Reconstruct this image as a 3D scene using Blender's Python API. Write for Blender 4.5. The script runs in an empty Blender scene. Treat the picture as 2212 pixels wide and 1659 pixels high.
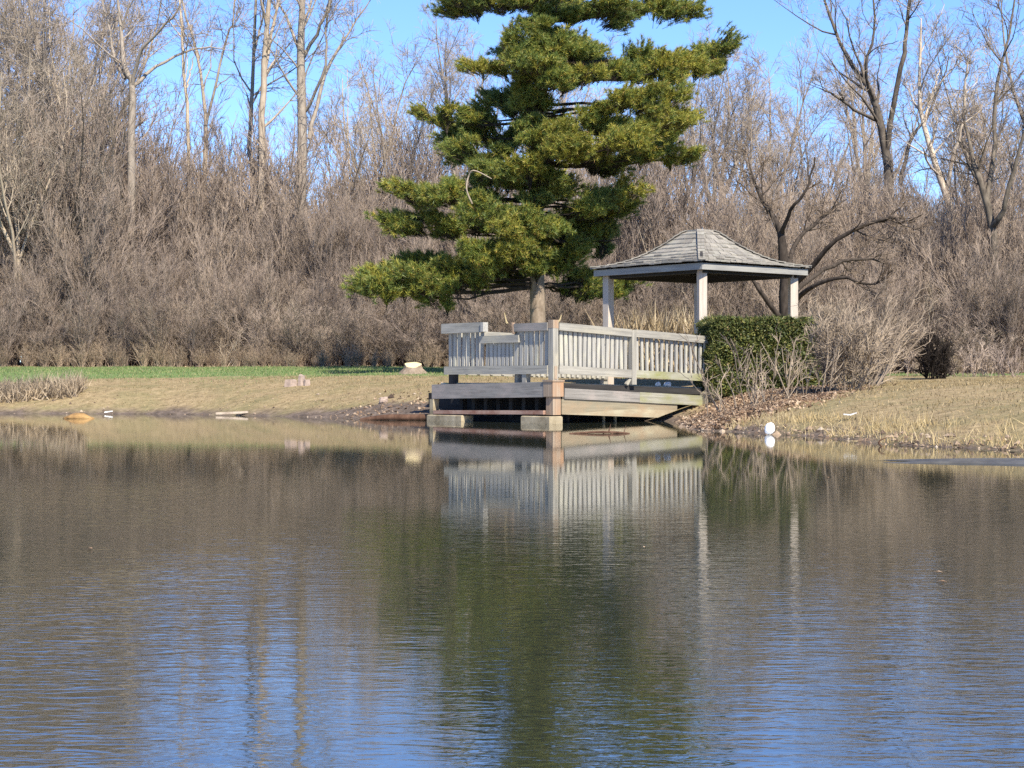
import bpy, math, random
import numpy as np
from mathutils import Vector, Matrix

# ------------------------------------------------------------------ camera, world, sun, exposure
SC = bpy.context.scene
COL = SC.collection
CAM_Z = 0.75
F22 = 3901.0                                   # focal length in units of a 2212 px wide picture
cam_d = bpy.data.cameras.new('camera')
cam = bpy.data.objects.new('camera', cam_d)
COL.objects.link(cam)
cam.location = (0, 0, CAM_Z)
cam.rotation_euler = (math.radians(90), 0, 0)
cam_d.sensor_width = 36
cam_d.lens = 36 * F22 / 2212
cam_d.clip_end = 3000
cam_d.clip_start = 0.05
SC.camera = cam

SUN_EL, SUN_AZ = math.radians(46), (0.42, -0.91)      # direction TO the sun in plan
world = bpy.data.worlds.new('World'); SC.world = world
world.use_nodes = True
wn = world.node_tree
bg = wn.nodes['Background']
sky = wn.nodes.new('ShaderNodeTexSky')
sky.sky_type = 'NISHITA'
sky.sun_disc = False
sky.sun_elevation = SUN_EL
sky.sun_rotation = math.atan2(SUN_AZ[0], SUN_AZ[1])
sky.altitude = 1500
sky.air_density = 1.1
sky.dust_density = 0.0
sky.ozone_density = 5.0
tint = wn.nodes.new('ShaderNodeMix'); tint.data_type = 'RGBA'; tint.blend_type = 'MULTIPLY'
tint.inputs[0].default_value = 1.0; tint.inputs[7].default_value = (0.80, 0.93, 1.20, 1)      # a deeper, cleaner blue
wn.links.new(sky.outputs[0], tint.inputs[6]); wn.links.new(tint.outputs[2], bg.inputs[0])
bg.inputs[1].default_value = 0.10

sl = bpy.data.lights.new('sun', 'SUN')
sl.energy = 4.8
sl.angle = math.radians(0.5)
sl.color = (1.0, 0.925, 0.77)
so = bpy.data.objects.new('sun', sl); COL.objects.link(so)
_n = math.hypot(*SUN_AZ)
tosun = Vector((SUN_AZ[0] / _n * math.cos(SUN_EL), SUN_AZ[1] / _n * math.cos(SUN_EL), math.sin(SUN_EL)))
so.rotation_euler = tosun.to_track_quat('Z', 'Y').to_euler()
so.location = (20, -40, 40)

SC.view_settings.view_transform = 'Standard'
SC.view_settings.look = 'None'
SC.view_settings.gamma = 1
SC.view_settings.exposure = 1.08
SC.cycles.max_bounces = 5
SC.cycles.diffuse_bounces = 2
SC.cycles.glossy_bounces = 3
SC.cycles.use_denoising = False

RNG = np.random.default_rng(7)
R_ = random.Random(5)

# ------------------------------------------------------------------ helpers
def at(x, y, Y):
    """a point at depth Y that appears at (x, y) of a 2212 px wide picture (used to lay the place out)"""
    return np.array([(x - 1106) / F22 * Y, Y, CAM_Z + (829.5 - y) / F22 * Y])

class MB:
    """collects shapes for ONE mesh object"""
    def __init__(s): s.V = []; s.F = []; s.G = []; s.n = 0
    def add(s, V, F, G=None):
        V = np.asarray(V, dtype=np.float64).reshape(-1, 3); F = np.asarray(F, dtype=np.int64)
        s.V.append(V); s.F.append(F + s.n); s.n += len(V)
        s.G.append(V if G is None else np.asarray(G).reshape(-1, 3))
    def bar(s, p0, p1, w, h, taper=1.0, up=(0, 0, 1), jit=0.0):
        """a board from p0 to p1: w across, h along 'up'"""
        p0 = np.asarray(p0, float); p1 = np.asarray(p1, float)
        d = p1 - p0; L = np.linalg.norm(d); d = d / L
        up = np.asarray(up, float)
        if abs(d @ up) > 0.99: up = np.array([0, 1.0, 0])
        a = np.cross(d, up); a /= np.linalg.norm(a)
        b = np.cross(a, d)
        V = []; G = []
        o = RNG.uniform(0, 50, 3)
        for p, sc, t in ((p0, 1, 0), (p1, taper, L)):
            for i, j in ((-1, -1), (1, -1), (1, 1), (-1, 1)):
                V.append(p + a * w / 2 * i * sc + b * h / 2 * j * sc + RNG.normal(0, jit, 3) if jit else p + a * w / 2 * i * sc + b * h / 2 * j * sc)
                G.append(o + np.array([t, i * w / 2, j * h / 2]))
        s.add(V, [[0, 3, 2, 1], [4, 5, 6, 7], [0, 1, 5, 4], [1, 2, 6, 5], [2, 3, 7, 6], [3, 0, 4, 7]], G)
        return s
    def hull(s, bottom, top):
        """prism between two equal rings"""
        n = len(bottom)
        V = list(bottom) + list(top)
        for i in range(n):
            j = (i + 1) % n
            s.add([bottom[i], bottom[j], top[j], top[i]], [[0, 1, 2, 3]])
        c0 = np.mean(bottom, 0); c1 = np.mean(top, 0)
        for i in range(n):
            j = (i + 1) % n
            s.add([c0, bottom[j], bottom[i]], [[0, 1, 2]]); s.add([c1, top[i], top[j]], [[0, 1, 2]])
        return s
    def build(s, name, mat, parent=None, smooth=False, grain=True):
        V = np.concatenate(s.V); G = np.concatenate(s.G)
        me = bpy.data.meshes.new(name)
        me.vertices.add(len(V)); me.vertices.foreach_set('co', V.astype(np.float32).ravel())
        loops = np.concatenate([f.ravel() for f in s.F])
        lt = np.concatenate([np.full(len(f), f.shape[1]) for f in s.F])
        me.loops.add(len(loops)); me.loops.foreach_set('vertex_index', loops.astype(np.int32))
        me.polygons.add(len(lt))
        ls = np.concatenate([[0], np.cumsum(lt)[:-1]])
        me.polygons.foreach_set('loop_start', ls.astype(np.int32))
        me.polygons.foreach_set('use_smooth', np.full(len(lt), bool(smooth)))
        if grain:
            at_ = me.attributes.new('grain', 'FLOAT_VECTOR', 'POINT')
            at_.data.foreach_set('vector', G.astype(np.float32).ravel())
        me.update(calc_edges=True)
        me.validate()
        me.materials.append(mat)
        o = bpy.data.objects.new(name, me)
        COL.objects.link(o)
        if parent is not None: o.parent = parent
        return o

def tag(o, label=None, cat=None, group=None, kind=None):
    if label: o['label'] = label
    if cat: o['category'] = cat
    if group: o['group'] = group
    if kind: o['kind'] = kind
    return o

def empty(name, loc, rz=0.0, label=None, cat=None, group=None):
    o = bpy.data.objects.new(name, None); COL.objects.link(o)
    o.location = tuple(loc); o.rotation_euler = (0, 0, rz)
    o.empty_display_size = 0.2
    return tag(o, label, cat, group)

def copy_tree(o, parent=None):
    c = o.copy(); COL.objects.link(c)
    if parent is not None: c.parent = parent
    for ch in list(o.children): copy_tree(ch, c)
    return c

# ------------------------------------------------------------------ materials
def new_mat(name, rough=0.85, spec=0.25):
    m = bpy.data.materials.new(name); m.use_nodes = True
    nt = m.node_tree; b = nt.nodes['Principled BSDF']
    b.inputs['Roughness'].default_value = rough
    b.inputs['Specular IOR Level'].default_value = spec
    return m, nt, b

def ramp(nt, fac, stops):
    r = nt.nodes.new('ShaderNodeValToRGB')
    el = r.color_ramp.elements
    while len(el) < len(stops): el.new(0.5)
    for e, (p, c) in zip(el, stops):
        e.position = p; e.color = (*c, 1)
    nt.links.new(fac, r.inputs[0])
    return r.outputs[0]

def noise(nt, vec, scale, detail=4, rough=0.55, dist=0.0):
    n = nt.nodes.new('ShaderNodeTexNoise')
    n.inputs['Scale'].default_value = scale
    n.inputs['Detail'].default_value = detail
    n.inputs['Roughness'].default_value = rough
    n.inputs['Distortion'].default_value = dist
    if vec is not None: nt.links.new(vec, n.inputs['Vector'])
    return n.outputs['Fac']

def mapping(nt, vec, scale):
    m = nt.nodes.new('ShaderNodeMapping')
    m.inputs['Scale'].default_value = scale
    nt.links.new(vec, m.inputs['Vector'])
    return m.outputs[0]

def attr(nt, name, out='Vector'):
    a = nt.nodes.new('ShaderNodeAttribute'); a.attribute_name = name
    return a.outputs[out]

def mixc(nt, fac, a, b, mode='MIX'):
    m = nt.nodes.new('ShaderNodeMix'); m.data_type = 'RGBA'; m.blend_type = mode
    for sock, v in ((m.inputs[0], fac), (m.inputs[6], a), (m.inputs[7], b)):
        if hasattr(v, 'is_linked'): nt.links.new(v, sock)
        elif isinstance(v, (int, float)): sock.default_value = v
        else: sock.default_value = (*v, 1)
    return m.outputs[2]

def math_(nt, op, a, b=None, c=None, clamp=False):
    m = nt.nodes.new('ShaderNodeMath'); m.operation = op; m.use_clamp = clamp
    for i, v in enumerate((a, b, c)):
        if v is None: continue
        if hasattr(v, 'is_linked'): nt.links.new(v, m.inputs[i])
        else: m.inputs[i].default_value = v
    return m.outputs[0]

def island(nt):
    g = nt.nodes.new('ShaderNodeNewGeometry')
    return g.outputs['Random Per Island']

def wood(name, light, dark, stain=None, amount=0.45, stain_scale=1.2):
    m, nt, b = new_mat(name, 0.8, 0.2)
    g = attr(nt, 'grain')
    n1 = noise(nt, mapping(nt, g, (1.6, 30, 30)), 1.0, 5, 0.6)
    n2 = noise(nt, mapping(nt, g, (1.0, 3, 3)), 1.3, 3)
    c = ramp(nt, n1, [(0.28, dark), (0.62, light)])
    isl = island(nt)
    var = ramp(nt, isl, [(0.0, (0.62, 0.60, 0.58)), (0.5, (0.95, 0.94, 0.92)), (1.0, (1.16, 1.13, 1.06))])
    c = mixc(nt, 1.0, c, var, 'MULTIPLY')
    if stain:
        n3 = noise(nt, mapping(nt, g, (stain_scale, 2.2, 2.2)), 1.5, 4, 0.65)
        f = ramp(nt, n3, [(0.62 - amount * 0.4, (0, 0, 0)), (0.80 - amount * 0.3, (1, 1, 1))])
        c = mixc(nt, f, c, stain)
    c = mixc(nt, math_(nt, 'MULTIPLY', n2, 0.5), c, tuple(x * 0.75 for x in dark))
    nt.links.new(c, b.inputs['Base Color'])
    bp = nt.nodes.new('ShaderNodeBump'); bp.inputs['Strength'].default_value = 0.5; bp.inputs['Distance'].default_value = 0.006
    nt.links.new(n1, bp.inputs['Height']); nt.links.new(bp.outputs[0], b.inputs['Normal'])
    return m

def bark(name, a, b_, scale=9.0):
    m, nt, b = new_mat(name, 0.9, 0.1)
    tc = nt.nodes.new('ShaderNodeTexCoord')
    n = noise(nt, mapping(nt, tc.outputs['Object'], (1, 1, 0.35)), scale, 5, 0.65)
    c = ramp(nt, n, [(0.3, a), (0.68, b_)])
    oi = nt.nodes.new('ShaderNodeObjectInfo')
    v = ramp(nt, oi.outputs['Random'], [(0, (0.82, 0.80, 0.80)), (1, (1.15, 1.12, 1.05))])
    c = mixc(nt, 1.0, c, v, 'MULTIPLY')
    nt.links.new(c, b.inputs['Base Color'])
    return m

def leafy(name, stops, rough=0.7, spec=0.2, transl=0.0):
    """colour varies from leaf to leaf"""
    m, nt, b = new_mat(name, rough, spec)
    c = ramp(nt, island(nt), stops)
    tc = nt.nodes.new('ShaderNodeTexCoord')
    n = noise(nt, tc.outputs['Object'], 0.9, 3)
    v = ramp(nt, n, [(0.3, (0.78, 0.80, 0.8)), (0.7, (1.2, 1.15, 1.0))])
    c = mixc(nt, 1.0, c, v, 'MULTIPLY')
    nt.links.new(c, b.inputs['Base Color'])
    if transl:
        t = nt.nodes.new('ShaderNodeBsdfTranslucent'); nt.links.new(c, t.inputs[0])
        mx = nt.nodes.new('ShaderNodeMixShader'); mx.inputs[0].default_value = transl
        nt.links.new(b.outputs[0], mx.inputs[1]); nt.links.new(t.outputs[0], mx.inputs[2])
        nt.links.new(mx.outputs[0], nt.nodes['Material Output'].inputs[0])
    return m

def plain(name, a, b_, scale=6.0, rough=0.85, spec=0.2, bump=0.0):
    m, nt, b = new_mat(name, rough, spec)
    tc = nt.nodes.new('ShaderNodeTexCoord')
    n = noise(nt, tc.outputs['Object'], scale, 6, 0.65)
    nt.links.new(ramp(nt, n, [(0.3, a), (0.7, b_)]), b.inputs['Base Color'])
    if bump:
        bp = nt.nodes.new('ShaderNodeBump'); bp.inputs['Strength'].default_value = 0.8; bp.inputs['Distance'].default_value = bump
        nt.links.new(n, bp.inputs['Height']); nt.links.new(bp.outputs[0], b.inputs['Normal'])
    return m

M = {}
M['rail'] = wood('weathered_rail_wood', (0.36, 0.34, 0.30), (0.19, 0.18, 0.16), (0.40, 0.36, 0.27), 0.30)
M['baluster'] = wood('weathered_baluster_wood', (0.41, 0.395, 0.365), (0.23, 0.22, 0.20), (0.48, 0.45, 0.34), 0.3)
M['mossrail'] = wood('mossy_rail_wood', (0.38, 0.37, 0.30), (0.23, 0.22, 0.16), (0.24, 0.24, 0.09), 0.5)
M['beam'] = wood('grey_beam_wood', (0.28, 0.262, 0.242), (0.14, 0.13, 0.12), (0.33, 0.28, 0.25), 0.4)
M['beammoss'] = wood('mossy_beam_wood', (0.36, 0.345, 0.29), (0.20, 0.19, 0.15), (0.25, 0.245, 0.09), 0.5)
M['lowbeam'] = wood('tan_beam_wood', (0.37, 0.33, 0.24), (0.23, 0.20, 0.14), (0.28, 0.20, 0.125), 0.5)
M['rust'] = wood('orange_stained_wood', (0.36, 0.285, 0.215), (0.22, 0.16, 0.115), (0.38, 0.20, 0.10), 0.35, 0.6)
M['pinksill'] = wood('pinkish_sill_wood', (0.44, 0.32, 0.26), (0.28, 0.17, 0.13), (0.2, 0.09, 0.06), 0.45, 2.0)
M['darkwood'] = wood('dark_wood_and_shade', (0.05, 0.047, 0.045), (0.022, 0.02, 0.02), None)  # near-black wood; its tone also paints in the shade under the pier deck
M['post'] = wood('gazebo_post_wood', (0.54, 0.48, 0.42), (0.38, 0.32, 0.27), (0.45, 0.28, 0.20), 0.2, 0.4)
M['shingle'] = wood('grey_cedar_shingle', (0.32, 0.298, 0.268), (0.17, 0.158, 0.142), (0.27, 0.26, 0.22), 0.35)
M['fascia'] = wood('fascia_wood', (0.33, 0.325, 0.31), (0.18, 0.175, 0.17), (0.34, 0.33, 0.29), 0.4)
M['deckboard'] = wood('deck_board_wood', (0.48, 0.45, 0.38), (0.30, 0.28, 0.23), (0.3, 0.3, 0.14), 0.3)
M['concrete'] = plain('stained_concrete', (0.17, 0.135, 0.085), (0.37, 0.315, 0.22), 5, 0.9, 0.2, 0.01)
M['stone'] = plain('pinkish_stone', (0.19, 0.145, 0.12), (0.38, 0.295, 0.245), 8, 0.9, 0.2, 0.01)
M['ochre'] = plain('ochre_stone', (0.17, 0.095, 0.035), (0.33, 0.20, 0.075), 7, 0.7, 0.3, 0.01)
M['white'] = plain('white_plastic', (0.60, 0.60, 0.60), (0.80, 0.80, 0.79), 3, 0.45, 0.4)
M['cut'] = plain('fresh_cut_wood', (0.55, 0.44, 0.24), (0.70, 0.58, 0.34), 10, 0.8)
M['mud'] = plain('wet_mud', (0.045, 0.042, 0.038), (0.10, 0.095, 0.085), 4, 0.6, 0.4, 0.02)
M['log'] = bark('driftwood', (0.045, 0.024, 0.017), (0.11, 0.065, 0.046), 12)
M['plank'] = plain('bleached_plank', (0.22, 0.17, 0.13), (0.45, 0.37, 0.29), 9)
M['bark_grey'] = bark('grey_bark', (0.17, 0.145, 0.125), (0.31, 0.27, 0.235))
M['bark_tan'] = bark('tan_bark', (0.27, 0.22, 0.17), (0.45, 0.38, 0.30))
M['bark_dark'] = bark('dark_bark', (0.05, 0.042, 0.037), (0.17, 0.145, 0.12))
M['bark_black'] = bark('blackish_bark', (0.02, 0.016, 0.014), (0.085, 0.07, 0.058))
M['bark_white'] = bark('white_bark', (0.24, 0.19, 0.15), (0.56, 0.48, 0.40), 6)
M['bark_pine'] = bark('pine_bark', (0.15, 0.115, 0.085), (0.32, 0.26, 0.20), 14)
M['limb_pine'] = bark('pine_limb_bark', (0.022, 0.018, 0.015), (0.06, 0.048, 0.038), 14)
M['twig'] = bark('twig_bark', (0.215, 0.18, 0.148), (0.37, 0.315, 0.26), 3)
M['twig_dark'] = bark('dark_twig_bark', (0.09, 0.07, 0.055), (0.21, 0.165, 0.13), 3)
M['twig_foot'] = bark('dry_stem_bark', (0.17, 0.13, 0.098), (0.33, 0.26, 0.195), 3)
M['twig_red'] = bark('thicket_twigs', (0.178, 0.141, 0.119), (0.322, 0.262, 0.218), 3)
M['twig_pale'] = bark('pale_shrub_twigs', (0.17, 0.135, 0.105), (0.31, 0.255, 0.20), 3)
M['twig_black'] = bark('blackish_twigs', (0.012, 0.010, 0.009), (0.035, 0.028, 0.024), 3)
M['needle'] = leafy('pine_needles', [(0, (0.065, 0.115, 0.036)), (0.5, (0.16, 0.215, 0.052)), (0.85, (0.28, 0.30, 0.066)), (1, (0.38, 0.31, 0.085))], 0.5, 0.4, 0.25)
M['needle_yel'] = leafy('yellow_pine_needles', [(0, (0.15, 0.175, 0.035)), (0.45, (0.29, 0.30, 0.055)), (0.9, (0.42, 0.37, 0.07)), (1, (0.5, 0.29, 0.11))], 0.5, 0.4, 0.25)  # yellower, brighter needles, mixed in by a share that differs per pad
M['hedge'] = leafy('yew_leaves', [(0, (0.03, 0.042, 0.012)), (0.5, (0.075, 0.095, 0.024)), (0.93, (0.18, 0.175, 0.05)), (1, (0.22, 0.15, 0.07))], 0.55, 0.35, 0.1)
M['straw'] = leafy('dry_straw', [(0, (0.30, 0.22, 0.11)), (0.5, (0.44, 0.35, 0.20)), (1, (0.58, 0.47, 0.29))], 0.85, 0.1, 0.2)
M['reed'] = leafy('dull_dry_reeds', [(0, (0.17, 0.125, 0.075)), (0.5, (0.33, 0.255, 0.165)), (1, (0.50, 0.41, 0.29))], 0.85, 0.1, 0.15)
M['drygrass'] = leafy('dry_bank_grass', [(0, (0.15, 0.115, 0.062)), (0.5, (0.265, 0.205, 0.12)), (1, (0.41, 0.32, 0.205))], 0.85, 0.1, 0.15)
M['palegrass'] = leafy('bleached_grass', [(0, (0.16, 0.125, 0.095)), (0.5, (0.28, 0.225, 0.175)), (1, (0.42, 0.345, 0.27))], 0.85, 0.1, 0.15)
M['lawn'] = leafy('lawn_grass', [(0, (0.095, 0.15, 0.05)), (0.55, (0.165, 0.235, 0.088)), (0.85, (0.27, 0.265, 0.14)), (1, (0.38, 0.32, 0.20))], 0.8, 0.15, 0.2)
M['clod'] = leafy('clods', [(0, (0.06, 0.042, 0.034)), (0.55, (0.16, 0.115, 0.09)), (0.9, (0.28, 0.215, 0.17)), (1, (0.36, 0.30, 0.25))], 0.9, 0.15)
M['litter'] = leafy('fallen_leaves', [(0, (0.10, 0.065, 0.046)), (0.6, (0.23, 0.155, 0.11)), (1, (0.42, 0.33, 0.255))], 0.85, 0.1)

# ------------------------------------------------------------------ terrain and water
WL = 0.107                                     # level of the pond
def wy(y): return (CAM_Z - WL) * F22 / (y - 829.5)
def s(x, y):
    Y = wy(y)
    return ((x - 1106) / F22 * Y, Y)
SHORE = [(-70, 46), (-40, 42), (-22, 40.5), s(0, 893), s(160, 894), s(300, 894), s(440, 896), s(600, 899), s(740, 903), s(840, 906), s(930, 908),
         (-1.15, 32.15), (0.4, 32.5), (1.7, 32.2), (2.72, 31.0), (2.80, 29.6), (2.68, 27.9), s(1484, 927), s(1530, 931), s(1650, 937), s(1780, 945), s(1880, 957), s(2000, 964), s(2110, 969), s(2212, 974),
         (6.6, 15.0), (9, 11.5), (12.5, 7.5), (14, 2), (8, 0.0), (3, 0.5), (0, 0.6), (-5, 0.2), (-16, 1), (-30, 8), (-45, 20), (-70, 30)]
SHORE = np.array(SHORE, float)

def shore_dist(X, Y):
    """signed distance to the pond's edge: positive on land"""
    P = np.stack([X.ravel(), Y.ravel()], 1)
    A = SHORE; B = np.roll(SHORE, -1, 0)
    best = np.full(len(P), 1e9); inside = np.zeros(len(P), bool)
    for a, b in zip(A, B):
        d = b - a
        t = np.clip(((P - a) @ d) / (d @ d), 0, 1)
        q = a + t[:, None] * d
        best = np.minimum(best, np.hypot(*(P - q).T))
        cond = (a[1] > P[:, 1]) != (b[1] > P[:, 1])
        with np.errstate(divide='ignore', invalid='ignore'):
            xi = (b[0] - a[0]) * (P[:, 1] - a[1]) / (b[1] - a[1]) + a[0]
        inside ^= cond & (P[:, 0] < xi)
    return np.where(inside, -best, best).reshape(X.shape)

def wob(X, Y):
    return (np.sin(X * 1.7 + Y * 0.6) + np.sin(X * 0.7 - Y * 1.9 + 1.3) + np.sin(X * 3.9 + 2 * np.sin(Y * 2.3)) * 0.5) / 2.5

def height(X, Y):
    X = np.asarray(X, float); Y = np.asarray(Y, float)
    d = shore_dist(X, Y) + 0.10 * wob(X * 1.5, Y * 1.5)
    left = 1 / (1 + np.exp((X - 1.5) / 1.5))
    A = 0.60 + 0.19 * left; sl_ = 0.017 + 0.004 * left
    dp = np.maximum(d, 0)
    z = WL + A * (1 - np.exp(-dp / (1.9 + 0.1 * left))) + sl_ * np.minimum(dp, 40)
    z += 0.10 * np.exp(-(((X - 4.3) / 1.6) ** 2 + ((Y - 31.8) / 1.2) ** 2)) * (1 - np.exp(-dp / 0.5))
    z += 0.025 * wob(X, Y) * (1 - np.exp(-dp / 1.0))
    z = np.where(d < 0, WL + np.maximum(-0.9, d * 0.35), z)
    return z, d

def H(x, y):
    return float(height(np.array([x]), np.array([y]))[0][0])

def axis(a, b, fine, lo, hi):
    c = list(np.arange(a, b + 1e-6, fine))
    st = fine; v = b
    while v < hi: st *= 1.25; v += st; c.append(v)
    st = fine; v = a
    while v > lo: st *= 1.25; v -= st; c.insert(0, v)
    return np.array(c)

ax = axis(-16, 12, 0.2, -900, 900); ay = axis(16, 62, 0.22, -500, 1500)
GX, GY = np.meshgrid(ax, ay)
GZ, GD = height(GX, GY)
nx, ny = len(ax), len(ay)
idx = np.arange(nx * ny).reshape(ny, nx)
quads = np.stack([idx[:-1, :-1], idx[:-1, 1:], idx[1:, 1:], idx[1:, :-1]], -1).reshape(-1, 4)
gm, nt, b = new_mat('ground_soil_and_grass', 0.95, 0.1)
tc = nt.nodes.new('ShaderNodeTexCoord'); obj = tc.outputs['Object']
dd = attr(nt, 'shore', 'Fac'); lt = attr(nt, 'litter', 'Fac'); lw = attr(nt, 'lawn', 'Fac'); wd = attr(nt, 'woods', 'Fac')
nA = noise(nt, obj, 0.9, 6, 0.65); nB = noise(nt, obj, 6.0, 5, 0.7); nC = noise(nt, obj, 0.35, 3)
straw = ramp(nt, nB, [(0.25, (0.12, 0.088, 0.05)), (0.5, (0.245, 0.185, 0.105)), (0.8, (0.37, 0.285, 0.17))])
olive = ramp(nt, nB, [(0.25, (0.115, 0.10, 0.05)), (0.75, (0.25, 0.205, 0.11))])
c = mixc(nt, ramp(nt, nA, [(0.42, (0, 0, 0)), (0.62, (1, 1, 1))]), straw, olive)
green = ramp(nt, nB, [(0.25, (0.08, 0.125, 0.045)), (0.75, (0.16, 0.22, 0.085))])
lm = math_(nt, 'ADD', lw, math_(nt, 'MULTIPLY', math_(nt, 'SUBTRACT', nA, 0.5), 1.1))
c = mixc(nt, ramp(nt, lm, [(0.40, (0, 0, 0)), (0.62, (1, 1, 1))]), c, green)
leafc = ramp(nt, nB, [(0.2, (0.11, 0.065, 0.048)), (0.5, (0.24, 0.15, 0.11)), (0.8, (0.40, 0.28, 0.21))])
lm2 = math_(nt, 'ADD', lt, math_(nt, 'MULTIPLY', math_(nt, 'SUBTRACT', nB, 0.5), 0.9))
c = mixc(nt, ramp(nt, lm2, [(0.35, (0, 0, 0)), (0.6, (1, 1, 1))]), c, leafc)
wm = math_(nt, 'ADD', wd, math_(nt, 'MULTIPLY', math_(nt, 'SUBTRACT', nA, 0.5), 0.5))
c = mixc(nt, ramp(nt, wm, [(0.4, (0, 0, 0)), (0.6, (1, 1, 1))]), c, leafc)
mudc = ramp(nt, nB, [(0.3, (0.045, 0.035, 0.028)), (0.75, (0.18, 0.14, 0.115))])
mm = math_(nt, 'ADD', dd, math_(nt, 'MULTIPLY', math_(nt, 'SUBTRACT', nA, 0.5), 1.3))
c = mixc(nt, ramp(nt, mm, [(0.0, (1, 1, 1)), (0.42, (0, 0, 0))]), c, mudc)
nt.links.new(c, b.inputs['Base Color'])
bp = nt.nodes.new('ShaderNodeBump'); bp.inputs['Distance'].default_value = 0.05; bp.inputs['Strength'].default_value = 0.7
nt.links.new(nB, bp.inputs['Height']); nt.links.new(bp.outputs[0], b.inputs['Normal'])
g = MB(); g.add(np.stack([GX, GY, GZ], -1).reshape(-1, 3), quads)
ground = g.build('ground', gm, smooth=True, grain=False)
tag(ground, kind='structure')

def edge_y(X):           # where the thicket begins
    return np.interp(X, [-40, -20, -8, -2, 3, 8, 14, 30], [62, 59.5, 58.5, 57, 52, 47.5, 46, 45])
def put(me, name, arr):
    a = me.attributes.new(name, 'FLOAT', 'POINT'); a.data.foreach_set('value', arr.astype(np.float32).ravel())
def litf(X, Y):
    return 1.3 * np.exp(-(np.maximum(0, np.abs(X - 3.9 - 0.28 * (Y - 29)) / 1.25) ** 4 + ((Y - 28.3) / 3.5) ** 4))
def litl(X, Y):
    return 0.7 * np.exp(-(((X + 2.7) / 2.0) ** 2 + ((Y - 33.7 + 0.25 * (X + 2.7)) / 1.1) ** 2))
lit = litf(GX, GY) + 0.2 * litl(GX, GY)
put(ground.data, 'shore', GD - 1.6 * litl(GX, GY))
put(ground.data, 'litter', lit)
lawn0 = np.interp(GX, [-20, -12, -6, -2, 2, 6, 12], [3.0, 3.6, 4.6, 5.4, 8, 12.5, 15])
LAWN = 1 / (1 + np.exp(-(GD - lawn0 - 0.9 * wob(GX * 0.8, GY * 0.8)) / 0.8)) * (GD > 0)
put(ground.data, 'lawn', LAWN)
put(ground.data, 'woods', 1 / (1 + np.exp(-(GY - edge_y(GX) + 0.3) / 0.3)))

# water
wm_, nt, b = new_mat('pond_water', 0.03, 0.5)
b.inputs['Base Color'].default_value = (0.024, 0.028, 0.020, 1)
b.inputs['IOR'].default_value = 4.3
tc = nt.nodes.new('ShaderNodeTexCoord'); obj = tc.outputs['Object']
sep = nt.nodes.new('ShaderNodeSeparateXYZ'); nt.links.new(obj, sep.inputs[0])
w1 = noise(nt, mapping(nt, obj, (12, 30, 1)), 1.0, 2, 0.5, 0.5)
w2 = noise(nt, mapping(nt, obj, (3.2, 6.8, 1)), 1.0, 2, 0.5, 0.4)
patch = noise(nt, mapping(nt, obj, (0.45, 0.22, 1)), 1.0, 2, 0.5)
def maprange(v, a, b_, c_, d_):
    m = nt.nodes.new('ShaderNodeMapRange')
    for k, x in zip((1, 2, 3, 4), (a, b_, c_, d_)): m.inputs[k].default_value = x
    nt.links.new(v, m.inputs[0]); return m.outputs[0]
near = math_(nt, 'POWER', maprange(sep.outputs[1], 3.0, 13.0, 1.0, 0.0), 1.25)     # sheltered towards the far bank
breeze = math_(nt, 'MULTIPLY', maprange(sep.outputs[0], -1.1, -0.35, 3.9, 1.0), maprange(sep.outputs[0], 0.35, 0.8, 1.0, 1.9))   # a light breeze on the open water either side
amp = math_(nt, 'MULTIPLY_ADD', math_(nt, 'MULTIPLY', near, breeze), 0.092, 0.010)
amp = math_(nt, 'MULTIPLY', amp, ramp(nt, patch, [(0.35, (0.25, 0.25, 0.25)), (0.65, (1.2, 1.2, 1.2))]))
hh = math_(nt, 'MULTIPLY_ADD', w2, 1.3, w1)
hh = math_(nt, 'MULTIPLY', hh, amp)
bp = nt.nodes.new('ShaderNodeBump'); bp.inputs['Distance'].default_value = 0.012; bp.inputs['Strength'].default_value = 1.0
nt.links.new(hh, bp.inputs['Height']); nt.links.new(bp.outputs[0], b.inputs['Normal'])
w = MB(); w.add([(-75, -3, WL), (25, -3, WL), (25, 56, WL), (-75, 56, WL)], [[0, 1, 2, 3]])
tag(w.build('water', wm_, grain=False), kind='structure')

# mud bar breaking the surface at the right
mb = MB()
na, nr = 48, 7
BX, BY = 4.75, 14.75
V = [(BX, BY, WL + 0.035)]
for r in range(1, nr + 1):
    for k in range(na):
        a = 2 * math.pi * k / na; q = r / nr
        wobb = 1 + 0.16 * math.sin(3 * a + 1) + 0.10 * math.sin(7 * a) + 0.06 * math.sin(13 * a + 2)
        V.append((BX + 1.95 * q * wobb * math.cos(a), BY + 0.40 * q * wobb * math.sin(a) - 0.35 * q * math.cos(a), WL + 0.035 * (1 - q ** 2) - 0.006 + 0.008 * math.sin(9 * a + 5 * q)))
F4 = []; F3 = []
for k in range(na): F3.append((0, 1 + k, 1 + (k + 1) % na))
for r in range(nr - 1):
    for k in range(na):
        a0 = 1 + r * na + k; a1 = 1 + r * na + (k + 1) % na
        F4.append((a0, a0 + na, a1 + na, a1))
mb.add(V, F3); mb.F.append(np.array(F4))
tag(mb.build('mudflat', M['mud'], smooth=True), kind='structure')

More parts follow.
